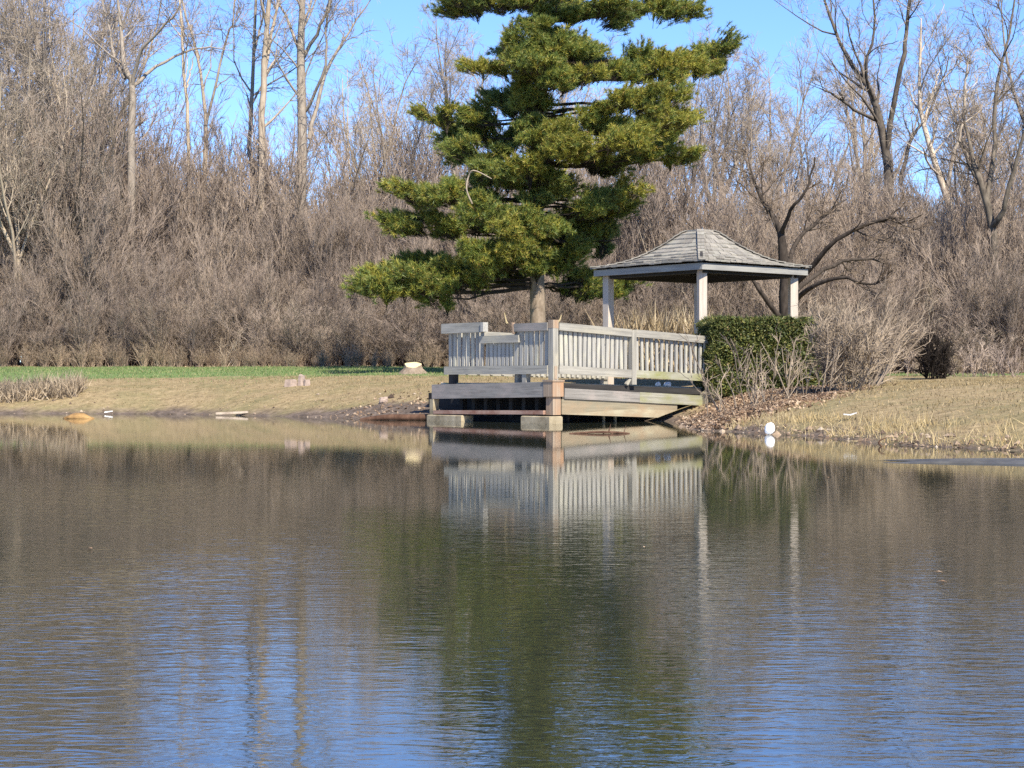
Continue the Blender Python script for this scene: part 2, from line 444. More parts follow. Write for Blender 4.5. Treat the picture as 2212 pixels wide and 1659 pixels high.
# ------------------------------------------------------------------ branch growing (numpy, level by level)
def grow(P, R, rng, n, t, ang, lr, K=4, up=0.1, wander=0.12, rr=0.6, Lmin=0.0, drop=0.45, flat=1.0, tip=0.2):
    nb, Kp = P.shape[:2]
    i0 = np.repeat(np.arange(nb), n)
    m = len(i0)
    tt = rng.uniform(t[0], t[1], m) * (Kp - 1) * 0.999
    i = tt.astype(int); f = (tt - i)[:, None]
    pos = P[i0, i] * (1 - f) + P[i0, i + 1] * f
    rad = (R[i0, i] * (1 - f[:, 0]) + R[i0, i + 1] * f[:, 0]) * rr * rng.uniform(0.75, 1.1, m)
    tan = P[i0, i + 1] - P[i0, i]; tan /= np.linalg.norm(tan, axis=1)[:, None] + 1e-9
    plen = np.linalg.norm(np.diff(P, axis=1), axis=2).sum(1)[i0]
    rv = rng.normal(size=(m, 3)); perp = rv - (rv * tan).sum(1)[:, None] * tan
    perp /= np.linalg.norm(perp, axis=1)[:, None] + 1e-9
    a = rng.uniform(ang[0], ang[1], m)[:, None]
    d = np.cos(a) * tan + np.sin(a) * perp
    d[:, 2] *= flat
    d[:, 2] += up
    L = plen * rng.uniform(lr[0], lr[1], m) * (1 - drop * tt / (Kp - 1)) + Lmin
    Q = np.zeros((m, K, 3)); Q[:, 0] = pos
    for k in range(1, K):
        d = d + rng.normal(0, wander, (m, 3)); d[:, 2] += up * 0.5
        d /= np.linalg.norm(d, axis=1)[:, None]
        Q[:, k] = Q[:, k - 1] + d * (L / (K - 1))[:, None]
    S = np.linspace(0, 1, K)[None]
    return Q, rad[:, None] * (1 - (1 - tip) * S)

def tubes(mb, P, R, sides):
    nb, K = P.shape[:2]
    T = np.zeros_like(P)
    T[:, 1:-1] = P[:, 2:] - P[:, :-2]; T[:, 0] = P[:, 1] - P[:, 0]; T[:, -1] = P[:, -1] - P[:, -2]
    T /= np.linalg.norm(T, axis=2)[..., None] + 1e-9
    D = P[:, -1] - P[:, 0]
    ref = np.zeros((nb, 3)); ref[np.arange(nb), np.argmin(np.abs(D), axis=1)] = 1
    A = np.cross(T, ref[:, None]); A /= np.linalg.norm(A, axis=2)[..., None] + 1e-9
    B = np.cross(T, A)
    th = np.arange(sides) / sides * 2 * math.pi
    V = P[:, :, None] + (A[:, :, None] * np.cos(th)[:, None] + B[:, :, None] * np.sin(th)[:, None]) * R[:, :, None, None]
    base = np.arange(nb * K * sides).reshape(nb, K, sides)
    a = base[:, :-1]; bq = base[:, 1:]
    q = np.stack([a, np.roll(a, -1, 2), np.roll(bq, -1, 2), bq], -1).reshape(-1, 4)
    mb.add(V.reshape(-1, 3), q)

def spline(pts, rad, K):
    pts = np.asarray(pts, float); n = len(pts)
    x = np.linspace(0, n - 1, K)
    out = np.zeros((K, 3))
    # Catmull-Rom
    for k, v in enumerate(x):
        i = min(int(v), n - 2); f = v - i
        p0 = pts[max(i - 1, 0)]; p1 = pts[i]; p2 = pts[i + 1]; p3 = pts[min(i + 2, n - 1)]
        out[k] = 0.5 * ((2 * p1) + (p2 - p0) * f + (2 * p0 - 5 * p1 + 4 * p2 - p3) * f ** 2 + (-p0 + 3 * p1 - 3 * p2 + p3) * f ** 3)
    return out, np.interp(x, np.arange(n), rad)

# ------------------------------------------------------------------ pier (one thing)
C0 = (0.67, 29.4, 0.0); PR = math.radians(40)
pier = empty('fishing_pier', C0, PR, 'weathered grey wooden fishing pier with slatted railing standing over the pond edge', 'pier')
def zr(u, v, z, su=-0.045, sv=-0.006): return (u, v, z + su * u + sv * v)
VL, UL = 3.1, 3.75
# deck
mb = MB(); nbd = 22
for k in range(nbd):
    y0 = 0.12 + k * (VL - 0.12) / nbd; y1 = y0 + (VL - 0.12) / nbd - 0.012
    ym = (y0 + y1) / 2
    mb.bar((0.08, ym, 0.755), (UL + 0.62, ym, 0.755 - 0.025 * UL), y1 - y0, 0.035)
mb.build('deck_boards', M['deckboard'], pier)
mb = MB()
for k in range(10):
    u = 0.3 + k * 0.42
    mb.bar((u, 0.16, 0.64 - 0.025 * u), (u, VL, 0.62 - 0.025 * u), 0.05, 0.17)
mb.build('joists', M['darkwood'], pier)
MB().bar((0.20, 0.06, 0.712), (UL + 0.1, 0.06, 0.712 - 0.028 * UL), 0.05, 0.105).build('deck_edge_shade', M['darkwood'], pier)  # dark edge bar, its colour standing in for the shaded slot above the beam
# outer beams
MB().bar((-0.03, 0.17, 0.660), (-0.03, VL + 0.07, 0.615), 0.06, 0.25).build('rim_beam', M['beam'], pier)
MB().bar((0.20, -0.03, 0.595), (1.9, -0.03, 0.525), 0.06, 0.17).build('rim_beam', M['beam'], pier)
MB().bar((1.903, -0.03, 0.525), (UL - 0.1, -0.03, 0.45), 0.06, 0.175).build('rim_beam', M['beammoss'], pier)
mb = MB()     # lower beam with its far end cut on the slant
zt0, zb0, zt1, zb1 = 0.505, 0.255, 0.385, 0.15
pr = [(0.16, zb0), (2.35, zb1 + 0.025), (2.82, zb1 + 0.15), (2.82, zt1 + 0.012), (0.16, zt0)]
mb.hull([(u, -0.035, z) for u, z in pr], [(u, 0.045, z) for u, z in pr])
lb = mb.build('support_beam', M['lowbeam'], pier)
MB().bar((-0.01, 0.16, 0.285), (-0.01, VL, 0.255), 0.14, 0.065).build('sill', M['pinksill'], pier)
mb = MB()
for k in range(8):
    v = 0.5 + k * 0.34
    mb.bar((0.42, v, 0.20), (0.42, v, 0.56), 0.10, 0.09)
mb.bar((0.60, 0.3, 0.36), (0.60, VL + 1.0, 0.34), 0.04, 0.50)  # near-black panel added to paint in the shade beneath the deck
mb.build('under_posts_and_shade', M['darkwood'], pier)
# corner pile and cap
MB().bar((0.055, 0.055, 0.245), (0.055, 0.055, 0.545), 0.17, 0.17).build('pile', M['rust'], pier)
mb = MB(); mb.bar((0.05, 0.05, 0.545), (0.05, 0.05, 0.79), 0.235, 0.235); mb.build('corner_block', M['rust'], pier)
MB().bar((0.05, 0.05, 0.79), (0.05, 0.05, 0.815), 0.26, 0.26).build('corner_cap', M['rust'], pier)
MB().bar((-0.01, VL + 0.06, -0.1), (-0.01, VL + 0.06, 0.485), 0.13, 0.10).build('end_wall', M['concrete'], pier)
def block(u0, u1, v0, v1, z0, z1):
    mb = MB()
    ring = [(u0, v0), (u1, v0), (u1, v1), (u0, v1)]
    e = 0.015
    cu, cv = (u0 + u1) / 2, (v0 + v1) / 2
    mb.hull([(x, y, z0) for x, y in ring], [(x, y, z1 - e) for x, y in ring])
    sh = [(x + (e if x < cu else -e), y + (e if y < cv else -e)) for x, y in ring]
    mb.hull([(x, y, z1 - e + 0.0002) for x, y in ring], [(x, y, z1) for x, y in sh])
    return mb.build('footing', M['concrete'], pier)
block(-0.13, 0.16, -0.05, 0.66, -0.5, 0.225)
block(-0.13, 0.14, 2.25, 3.22, -0.5, 0.21)
# thin support pipes under the right side
for u in (1.35, 1.62):
    MB().bar((u, 0.25, -0.4), (u, 0.25, 0.42), 0.035, 0.035).build('pipe', M['lowbeam'], pier)
# abutment at the shore end
mb = MB(); pr = [(3.05, 0.05), (4.2, 0.05), (4.2, 0.66), (3.70, 0.655), (3.50, 0.50), (3.05, 0.42)]
pr = [(3.42, 0.20), (4.1, 0.2), (4.1, 0.63), (3.52, 0.635), (3.42, 0.58)]
mb.hull([(u, -0.16, z) for u, z in pr], [(u, -0.002, z) for u, z in pr]); mb.build('abutment', M['concrete'], pier)

def rail_post(u, v, z0, z1, w=0.10, mat='rail'):
    return MB().bar((u, v, z0), (u, v, z1), w, w).build('rail_post', M[mat], pier)
def balusters(p0, p1, n, zb, zt, out, mat='baluster', w=0.075, th=0.035):
    p0 = np.array(p0); p1 = np.array(p1); d = (p1 - p0) / np.linalg.norm(p1 - p0)
    for k in range(n):
        f = (k + 0.5) / n
        p = p0 * (1 - f) + p1 * f + np.array(out)
        lo = zb[0] * (1 - f) + zb[1] * f; hi = zt[0] * (1 - f) + zt[1] * f
        mb = MB(); j = R_.uniform(-0.014, 0.014); l = R_.uniform(-0.013, 0.013)
        mb.bar((p[0] + l * d[0], p[1] + l * d[1], lo), (p[0] - l * d[0], p[1] - l * d[1], hi + j), w, th, up=(-d[1], d[0], 0))
        mb.build('baluster', M[mat], pier)
# corner post
rail_post(0.03, 0.03, 0.815, 1.66, 0.115, 'rail')
MB().bar((0.03, 0.03, 1.66), (0.03, 0.03, 1.795), 0.12, 0.12).build('post_top', M['rust'], pier)
MB().bar((0.03, -0.0315, 0.83), (0.03, -0.0315, 1.04), 0.06, 0.004).build('rust_streak', M['rust'], pier)
# right-hand face: rails
US = 1.78
MB().bar((0.10, -0.02, 1.690), (US - 0.05, -0.02, 1.690 - 0.045 * US), 0.05, 0.125).build('top_rail', M['rail'], pier)
MB().bar((US + 0.05, -0.02, 1.690 - 0.045 * US), (UL - 0.10, -0.02, 1.690 - 0.045 * UL), 0.05, 0.125).build('top_rail', M['rail'], pier)
MB().bar((0.10, -0.02, 0.985), (US - 0.05, -0.02, 0.985 - 0.035 * US), 0.05, 0.135).build('bottom_rail', M['rail'], pier)
MB().bar((US + 0.05, -0.02, 0.985 - 0.035 * US), (UL - 0.02, -0.02, 0.985 - 0.035 * UL), 0.05, 0.125).build('bottom_rail', M['mossrail'], pier)
rail_post(US, -0.005, 0.74, 1.69 - 0.045 * US + 0.055, 0.10)
MB().bar((US - 0.14, 0.0, 0.74), (US - 0.02, 0.0, 0.90), 0.05, 0.05).build('brace', M['rail'], pier)
balusters((0.14, 0.035), (US - 0.08, 0.035), 15, (0.93, 0.87), (1.70, 1.62), (0, 0), w=0.066)
balusters((US + 0.08, 0.035), (UL - 0.12, 0.035), 15, (0.88, 0.82), (1.62, 1.54), (0, 0), w=0.052)
rail_post(UL - 0.05, 0.0, 0.62, 1.55, 0.10)
# left-hand face: two high rails and a low fishing gap between them
V1, V2, VR = 0.95, 1.75, 2.80
MB().bar((-0.02, 0.10, 1.690), (-0.02, V1, 1.690), 0.05, 0.13).build('top_rail', M['beam'], pier)
MB().bar((-0.02, V1 - 0.12, 1.505), (-0.02, V2 + 0.10, 1.505), 0.055, 0.125).build('low_rail', M['rail'], pier)
MB().bar((-0.04, V2, 1.715), (-0.04, VR + 0.06, 1.715), 0.10, 0.17).build('top_rail', M['rail'], pier)
MB().bar((-0.055, V2 - 0.075, 1.718), (-0.055, V2 - 0.004, 1.718), 0.11, 0.16).build('rail_end_block', M['baluster'], pier)
MB().bar((-0.02, 0.10, 0.985), (-0.02, VR + 0.04, 0.985), 0.05, 0.14).build('bottom_rail', M['rail'], pier)
MB().bar((-0.025, V1 + 0.002, 1.585), (-0.025, V1 + 0.04, 1.77), 0.05, 0.04, up=(0, 1, 0)).build('rail_end_board', M['rust'], pier)
balusters((0.03, 0.12), (0.03, V1 + 0.06), 7, (0.93, 0.93), (1.70, 1.69), (0, 0), w=0.078)
balusters((0.03, V1 + 0.08), (0.03, V2 + 0.02), 7, (0.93, 0.93), (1.46, 1.46), (0, 0), w=0.076)
balusters((0.03, V2 + 0.06), (0.03, VR), 8, (0.93, 0.93), (1.66, 1.66), (0, 0), w=0.062)
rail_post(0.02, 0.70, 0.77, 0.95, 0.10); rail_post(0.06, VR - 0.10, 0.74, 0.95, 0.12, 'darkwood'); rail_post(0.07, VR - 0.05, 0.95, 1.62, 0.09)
rail_post(0.10, V1 + 0.05, 0.77, 1.6, 0.09)
# far side railing, seen through the near one
MB().bar((0.40, VL, 1.645), (4.1, VL, 1.57), 0.05, 0.12).build('top_rail', M['rail'], pier)
MB().bar((0.40, VL, 0.982), (4.1, VL, 0.90), 0.05, 0.13).build('bottom_rail', M['rail'], pier)
for u in (0.42, 2.0, 4.05): rail_post(u + 0.02, VL + 0.06, 0.66, 1.63 - 0.02 * u, 0.10)
balusters((0.5, VL), (1.9, VL), 5, (0.93, 0.90), (1.62, 1.58), (0, -0.04), w=0.06)
balusters((2.1, VL), (4.0, VL), 15, (0.90, 0.86), (1.58, 1.54), (0, -0.04), w=0.066)
# little curled stems on the rail: two dry vine tips
for (y0, pts) in ((0, [(0.0, 1.16, 1.76), (0.0, 1.19, 1.80), (0.0, 1.22, 1.88), (0.0, 1.24, 1.95)]), (1, [(0.08, -0.01, 1.75), (0.13, -0.02, 1.80), (0.16, -0.02, 1.88)])):
    mb = MB(); P, R = spline(pts, np.linspace(0.018, 0.006, len(pts)), 8); tubes(mb, P[None], R[None], 5)
    mb.build('curled_stem', M['straw'], pier)

# white litter lying on the deck
def lump(name, loc, size, mat, seed, n=9, m=12, squash=1.0, rot=0.0, tilt=0.0, rough=0.14):
    rg = np.random.default_rng(seed)
    V = []; ph = rg.uniform(0, 6.28, 8)
    for i in range(n + 1):
        th = math.pi * i / n
        for j in range(m):
            a = 2 * math.pi * j / m
            x, y, z = math.sin(th) * math.cos(a), math.sin(th) * math.sin(a), math.cos(th)
            r = 1 + rough * (math.sin(2.3 * x + ph[0] + 2 * y) + math.sin(3.1 * y + ph[1] + z * 2) + math.sin(3.7 * z + ph[2] - x * 3) * 0.7) + rg.normal(0, rough * 0.25) * (0 < i < n)
            V.append((x * r, y * r, z * r))
    F = [(i * m + j, (i + 1) * m + j, (i + 1) * m + (j + 1) % m, i * m + (j + 1) % m) for i in range(n) for j in range(m)]
    V = np.array(V) * np.array(size)
    Rm = np.array((Matrix.Rotation(rot, 3, 'Z') @ Matrix.Rotation(tilt, 3, 'Y')))
    V = V @ Rm.T
    mb = MB(); mb.add(V, F)
    o = mb.build(name, mat)
    o.location = loc
    return o

PM = Matrix.Translation(C0) @ Matrix.Rotation(PR, 4, 'Z')
for k, (u, v, sx) in enumerate(((2.55, 0.16, 0.05), (2.76, 0.15, 0.075))):
    p = PM @ Vector((u, v, 0.772 - 0.025 * u + 0.04))
    o = lump('litter', p, (sx, 0.04, 0.042), M['white'], 40 + k)
    tag(o, ['smaller white scrap on the deck edge under the right railing', 'larger white scrap on the deck edge under the right railing'][k], 'litter', 'white scraps on the pier deck')

# ------------------------------------------------------------------ gazebo (one thing)
GF = np.array([3.47, 33.0]); GA = 2.50; gr = math.radians(40)
gu = np.array([math.cos(gr), math.sin(gr)]); gv = np.array([-math.sin(gr), math.cos(gr)])
gc = GF + (gu + gv) * GA / 2
gaz = empty('gazebo', (gc[0], gc[1], 0.0), gr, 'square open wooden gazebo with a flared grey shingle roof', 'gazebo')
ZE = 2.83                                             # underside of the fascia
hs = GA / 2
for (sx, sy) in ((-1, -1), (1, -1), (1, 1), (-1, 1)):
    ang_ = math.radians(-28 if (sx, sy) != (-1, 1) else 0)
    mb = MB(); mb.bar((sx * hs, sy * hs, 0.55), (sx * hs, sy * hs, ZE + 0.06), 0.150, 0.150, up=(math.cos(ang_), math.sin(ang_), 0))
    po = mb.build('post', M['post'], gaz)
EH = 1.43
for k in range(4):
    a = math.pi / 2 * k
    c_, s_ = math.cos(a), math.sin(a)
    def rt(x, y, z): return (x * c_ - y * s_, x * s_ + y * c_, z)
    ee = EH - (0.03 if k % 2 else 0.0)
    MB().bar(rt(-EH + (0.02 if k % 2 else -0.02), -EH, ZE + 0.06), rt(EH - (0.02 if k % 2 else -0.02), -EH, ZE + 0.06), 0.04, 0.12).build('fascia', M['fascia'], gaz)
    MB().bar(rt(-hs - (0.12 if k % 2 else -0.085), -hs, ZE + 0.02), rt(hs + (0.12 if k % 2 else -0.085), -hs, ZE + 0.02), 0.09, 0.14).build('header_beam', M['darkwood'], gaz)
# roof: courses of shingles on a bell-shaped hip
prof_r = np.array([1.0, 0.9, 0.8, 0.7, 0.60, 0.5, 0.4, 0.3, 0.23, 0.175, 0.125]); prof_h = np.array([0.0, 0.03, 0.075, 0.14, 0.235, 0.36, 0.51, 0.68, 0.83, 0.935, 1.0])
RH = 0.71; RE = EH + 0.07; Z0 = ZE + 0.135
def rprof(t):                                        # t: 0 eave .. 1 top, along the slope
    seg = np.hypot(np.diff(prof_r) * RE, np.diff(prof_h) * RH); cum = np.concatenate([[0], np.cumsum(seg)]) / seg.sum()
    return np.interp(t, cum, prof_r) * RE, np.interp(t, cum, prof_h) * RH + Z0
NC = 11
mb = MB(); under = MB()
for k in range(4):
    a = math.pi / 2 * k; c_, s_ = math.cos(a), math.sin(a)
    def rt(x, y, z): return np.array((x * c_ - y * s_, x * s_ + y * c_, z))
    for q in range(NC):
        t0, t1 = q / NC, min((q + 1.25) / NC, 1.0)
        r0, z0 = rprof(t0); r1, z1 = rprof(t1)
        x = -1.0
        while x < 1.0 - 1e-6:
            wdt = R_.uniform(0.12, 0.21) / r0
            x2 = min(x + wdt, 1.0)
            if 1.0 - x2 < 0.06: x2 = 1.0
            gap = 0.004
            th = R_.uniform(0.016, 0.028); lift = R_.uniform(0.010, 0.022); dz = R_.uniform(-0.008, 0.008)
            xa0, xb0, xa1, xb1 = x * r0 + gap, x2 * r0 - gap, x * r1 + gap * 0.5, x2 * r1 - gap * 0.5
            if xb1 - xa1 < 0.004: xb1 = xa1 + 0.004
            bot = [rt(xa0, -r0, z0 + lift + dz), rt(xb0, -r0, z0 + lift + dz), rt(xb1, -r1, z1 + 0.002), rt(xa1, -r1, z1 + 0.002)]
            top = [p + np.array((0, 0, th)) if i < 2 else p + np.array((0, 0, 0.006)) for i, p in enumerate(bot)]
            o = RNG.uniform(0, 50, 3)
            G = [o + np.array(v) for v in ((0, xa0, 0), (0, xb0, 0), (.2, xb1, 0), (.2, xa1, 0))] * 2
            mb.add(bot + top, [[0, 3, 2, 1], [4, 5, 6, 7], [0, 1, 5, 4], [1, 2, 6, 5], [2, 3, 7, 6], [3, 0, 4, 7]], G)
            x = x2
        # sheathing below
    for q in range(NC):
        r0, z0 = rprof(q / NC); r1, z1 = rprof((q + 1) / NC)
        under.add([rt(-r0 + .02, -r0 + .02, z0 - 0.01), rt(r0 - .02, -r0 + .02, z0 - 0.01), rt(r1 - .02, -r1 + .02, z1 - 0.01), rt(-r1 + .02, -r1 + .02, z1 - 0.01)], [[0, 1, 2, 3]])
roof = mb.build('roof', M['shingle'], gaz)
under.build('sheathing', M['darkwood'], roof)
for k in range(4):                                    # hip caps, one short shingle after another
    mb = MB()
    a = math.pi / 2 * k + math.pi / 4
    for q in range(NC + 2):
        t0, t1 = q / (NC + 2), min((q + 1.2) / (NC + 2), 1)
        r0, z0 = rprof(t0); r1, z1 = rprof(t1)
        d0, d1 = r0 * 1.414, r1 * 1.414
        mb.bar((d0 * math.cos(a), d0 * math.sin(a), z0 + 0.048), (d1 * math.cos(a), d1 * math.sin(a), z1 + 0.030), 0.13, 0.018)
    mb.build('hip_cap', M['shingle'], roof)
r1, z1 = rprof(1.0)
MB().bar((0, 0, z1 - 0.01), (0, 0, z1 + 0.035), r1 * 2 + 0.04, r1 * 2 + 0.04).build('roof_cap', M['shingle'], roof)
MB().bar((-hs - 0.15, 0, 0.50), (hs + 0.15, 0, 0.50), 2 * hs + 0.3, 0.12).build('floor', M['deckboard'], gaz)
mb = MB()
for k in range(4):
    a = math.pi / 2 * k + math.pi / 4
    mb.bar((1.414 * EH * 0.98 * math.cos(a), 1.414 * EH * 0.98 * math.sin(a), ZE + 0.10), (0.2 * math.cos(a), 0.2 * math.sin(a), ZE + 0.62), 0.05, 0.10)
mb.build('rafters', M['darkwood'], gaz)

# ------------------------------------------------------------------ leaves, blades
def blades(mb, P, N, L, W, rng, lean=0.35):
    """thin triangular blades standing at points P along direction N"""
    m = len(P)
    d = N + rng.normal(0, lean, (m, 3)); d /= np.linalg.norm(d, axis=1)[:, None]
    rv = rng.normal(size=(m, 3)); sd = np.cross(d, rv); sd /= np.linalg.norm(sd, axis=1)[:, None] + 1e-9
    a = P - sd * W[:, None] / 2; b_ = P + sd * W[:, None] / 2; c_ = P + d * L[:, None]
    V = np.stack([a, b_, c_], 1).reshape(-1, 3)
    mb.add(V, np.arange(3 * m).reshape(-1, 3))

def leaf_quads(mb, P, size, rng, flat=0.0):
    m = len(P)
    n = rng.normal(size=(m, 3)); n[:, 2] += flat; n /= np.linalg.norm(n, axis=1)[:, None]
    rv = rng.normal(size=(m, 3)); a = np.cross(n, rv); a /= np.linalg.norm(a, axis=1)[:, None]; b_ = np.cross(n, a)
    sA = (size * rng.uniform(0.6, 1.3, m))[:, None]; sB = sA * rng.uniform(0.35, 0.6, m)[:, None]
    V = np.stack([P - a * sA, P + b_ * sB, P + a * sA, P - b_ * sB], 1).reshape(-1, 3)
    mb.add(V, np.arange(4 * m).reshape(-1, 4))

# ------------------------------------------------------------------ pine
def make_pine():
    rng = np.random.default_rng(11)
    Y0 = 44.0
    base = at(1160, 800, Y0); bx, by = base[0], base[1]
    bz = H(bx, by)
    root = empty('pine_tree', (bx, by, bz), 0, 'tall green pine tree with layered ragged branches standing behind the pier', 'tree')
    HT = 17.0
    tr, rr = spline([(0, 0, -0.2), (0.02, 0, 1.5), (-0.03, 0.05, 4), (0.12, 0, 7), (0.2, 0.05, 10.5), (0.2, 0, 14.5), (0.22, 0, HT)], [0.24, 0.185, 0.165, 0.14, 0.11, 0.07, 0.015], 40)
    mb = MB(); tubes(mb, tr[None], rr[None], 12)
    mb.build('trunk', M['bark_pine'], root, smooth=True)
    def trunk_at(z):
        return np.array([np.interp(z, tr[:, 2], tr[:, k]) for k in range(3)])
    # pads of foliage: x0, x1, y0, y1 as seen, depth offset from the trunk, kind
    pads = [(930, 1060, -25, 28, 0.8, 0), (1060, 1250, -30, 25, 0.5, 0), (1240, 1400, -20, 62, -0.6, 0), (1380, 1535, -30, 52, 0.3, 0),
            (1035, 1150, 35, 150, -1.6, 0), (1130, 1250, 45, 160, -1.2, 0), (985, 1060, 110, 165, -0.8, 1), (1090, 1240, 110, 175, -1.8, 0),
            (1250, 1400, 105, 170, 1.4, 0), (1230, 1320, 130, 180, -1.3, 1), (1390, 1530, 95, 190, -0.6, 1), (1500, 1612, 65, 165, 0.2, 0), (1450, 1550, 85, 150, 0.1, 0), (1480, 1570, 110, 175, -0.2, 1),
            (1300, 1450, 170, 250, -1.5, 1), (1420, 1520, 160, 230, -1.0, 1),
            (885, 985, 215, 285, -0.2, 1), (975, 1115, 205, 300, 0.8, 0), (1040, 1140, 250, 330, 1.2, 0),
            (1140, 1290, 250, 340, -2.2, 1), (1260, 1420, 255, 345, -2.0, 1), (1330, 1515, 215, 300, -1.2, 1), (1360, 1470, 290, 360, -0.8, 0), (1430, 1522, 305, 362, -0.4, 1), (1380,1500,240,330,0.6,0),
            (945, 1080, 285, 362, -0.8, 0), (1000, 1140, 330, 400, -1.2, 0), (1085, 1200, 320, 390, -1.6, 1),
            (815, 910, 385, 432, -0.5, 1), (890, 1020, 362, 450, -0.9, 0), (1235, 1350, 395, 470, -0.8, 0), (1320, 1405, 370, 460, -0.4, 2), (1240,1390,430,475,0.4,0),
            (793, 900, 448, 502, -0.3, 0), (890, 1000, 450, 512, -0.4, 0), (985, 1100, 395, 500, -1.6, 0), (1070, 1190, 410, 520, -1.7, 0), (1000, 1150, 470, 560, -1.9, 1),
            (1170, 1290, 440, 560, 1.0, 0), (1270, 1395, 455, 560, 1.2, 0), (1180, 1300, 500, 600, 0.2, 0), (1100, 1220, 530, 600, -1.0, 0), (960, 1090, 500, 600, -1.8, 0),
            (735, 860, 570, 660, -1.3, 0), (770, 900, 560, 645, -1.0, 1), (850, 985, 548, 625, -0.7, 0), (830, 965, 380, 448, -0.6, 1), (815, 965, 445, 508, -0.2, 0), (820, 960, 545, 640, -1.1, 0), (800, 970, 538, 590, 0.6, 0), (930, 1060, 545, 610, 0.9, 0), (1040, 1170, 560, 625, 0.4, 0),
            (1180, 1300, 570, 640, 0.8, 0), (1290, 1405, 560, 650, 1.0, 0), (1200, 1330, 590, 650, 1.8, 0), (1150, 1260, 470, 560, 2.2, 0), (1060, 1180, 200, 300, 1.8, 0), (1100, 1250, 330, 430, 2.0, 0),
            (1080, 1200, 430, 540, 2.3, 0), (1180, 1320, 60, 140, 2.0, 0)]
    items = []
    for (x0, x1, y0, y1, dy, kd) in pads:
        Y = Y0 + dy
        a = at(x0, y1, Y); c = at(x1, y0, Y)
        items.append(((a + c) / 2 - np.array([bx, by, bz]), (c[0] - a[0]) / 2, (c[2] - a[2]) / 2, kd))
    for q in list(items):                     # foliage along the inner part of the long limbs
        c, hw, hh_, kd = q
        rho = math.hypot(c[0], c[1])
        if rho > 1.7: items.append((np.array([c[0] * 0.62, c[1] * 0.62, c[2] - 0.03 * rho + rng.uniform(-.1, .1)]), hw * 0.8, hh_ * 0.75, 0 if rng.random() < 0.7 else kd))
    for k in range(11):                       # boughs right before the trunk
        z = 4.2 + 0.55 * k + rng.uniform(-.15, .15)
        items.append((np.array([0.1 + rng.uniform(-.25, .25), -0.45 - rng.uniform(0, .3), z]), 0.55, 0.24, int(k % 3 == 0)))
    for k in range(38):                       # upper crown, above the picture
        z = 10.0 + (k / 38) * 6.6; rad = 2.8 * (1 - (z - 10.0) / 7.2) + 0.25
        an = k * 2.4 + rng.uniform(-0.4, 0.4); r = rad * rng.uniform(0.5, 1.0)
        items.append((np.array([0.2 + r * math.cos(an), r * math.sin(an), z]), 0.75 - 0.05 * (z - 10), 0.36, int(rng.random() < 0.3)))
    for k in range(14):                       # far side of the crown
        z = rng.uniform(2.6, 10); rad = 3.4 - 0.12 * z
        an = rng.uniform(0.25, math.pi - 0.25); r = rad * rng.uniform(0.55, 1.0)
        items.append((np.array([r * math.cos(an), r * math.sin(an), z]), 0.8, 0.35, 0))
    for k in range(22):                       # near side, in front of the trunk
        z = 3.0 + 7.2 * (k + rng.uniform(0, 1)) / 22
        an = -math.pi / 2 + rng.uniform(-0.9, 0.9); r = rng.uniform(0.6, 1.7)
        items.append((np.array([0.1 + r * math.cos(an), r * math.sin(an), z]), rng.uniform(0.45, 0.7), 0.26, 0))
    limbs = MB(); fol = [MB(), MB()]
    for c, hw, hh_, kd in items:
        rho = math.hypot(c[0], c[1])
        t0 = trunk_at(max(2.1, c[2] - 0.02 * rho - 0.1))
        # limb
        mid = (t0 + c) / 2 + np.array([0, 0, -0.05 * rho]); endp = c + (c - t0) / (np.linalg.norm(c - t0) + 1e-6) * hw * 0.3
        P, R = spline([t0, mid, c - np.array([0, 0, hh_ * 0.25]), endp], [0.022 + 0.006 * rho, 0.02 + 0.004 * rho, 0.014, 0.007], 10)
        P[1:-1] += rng.normal(0, 0.03, (8, 3))
        tubes(limbs, P[None], R[None], 6)
        hd = max(0.55, min(hw, 1.0)) * 0.85
        vol = hw * hh_ * hd
        hw, hh_ = hw * 1.12, hh_ * 1.12
        nt_ = int(np.clip(760 * (hw * hd) * (0.5 + hh_), 150, 950) * (0.5 if c[2] > 10.5 else 1))
        # sprays: twigs through the pad's volume, ending on its upper and outer side
        u = rng.normal(size=(nt_, 3)); u /= np.linalg.norm(u, axis=1)[:, None]
        rad = rng.uniform(0.08, 1.0, nt_) ** 0.5
        p = u * rad[:, None]
        lumpy = 0.80 + 0.26 * np.sin(5.1 * p[:, 0] + c[0] * 3) * np.cos(4.3 * p[:, 1] + c[2] * 5)
        p = p * lumpy[:, None]
        nl = 5
        lc = rng.uniform(-1, 1, (nl, 3)) * np.array([0.62, 0.55, 0.45]); ls = rng.uniform(0.38, 0.66, nl)
        li = rng.integers(0, nl, nt_)
        p = lc[li] + p * ls[li][:, None] * np.array([1.0, 1.0, 1.05])
        p *= np.exp(rng.normal(0, 0.12, nt_))[:, None]
        keep = rng.random(nt_) > 0.42 * (np.sin(7 * p[:, 0] + 11 * c[2]) * np.sin(6 * p[:, 2] + 5 * p[:, 1] + c[0]) > 0.42)
        p = p[keep]; m = len(p)
        tip = c + p * np.array([hw, hd, hh_]) + np.array([0, 0, 0.0])
        out = p * np.array([1.0, 1.0, 0.35]); out[:, 2] += 0.55
        oc = (c - t0); oc[2] = 0; oc /= np.linalg.norm(oc) + 1e-6
        out += oc * 0.55; out /= np.linalg.norm(out, axis=1)[:, None]
        st = tip - out * rng.uniform(0.18, 0.38, m)[:, None]
        tw = np.stack([st, (st + tip) / 2 + rng.normal(0, 0.015, (m, 3)), tip], 1)
        tubes(limbs, tw, np.tile(np.array([0.007, 0.005, 0.003]), (m, 1)), 3)
        nn = 36
        f = rng.uniform(0.55, 1.0, m * nn)[:, None]
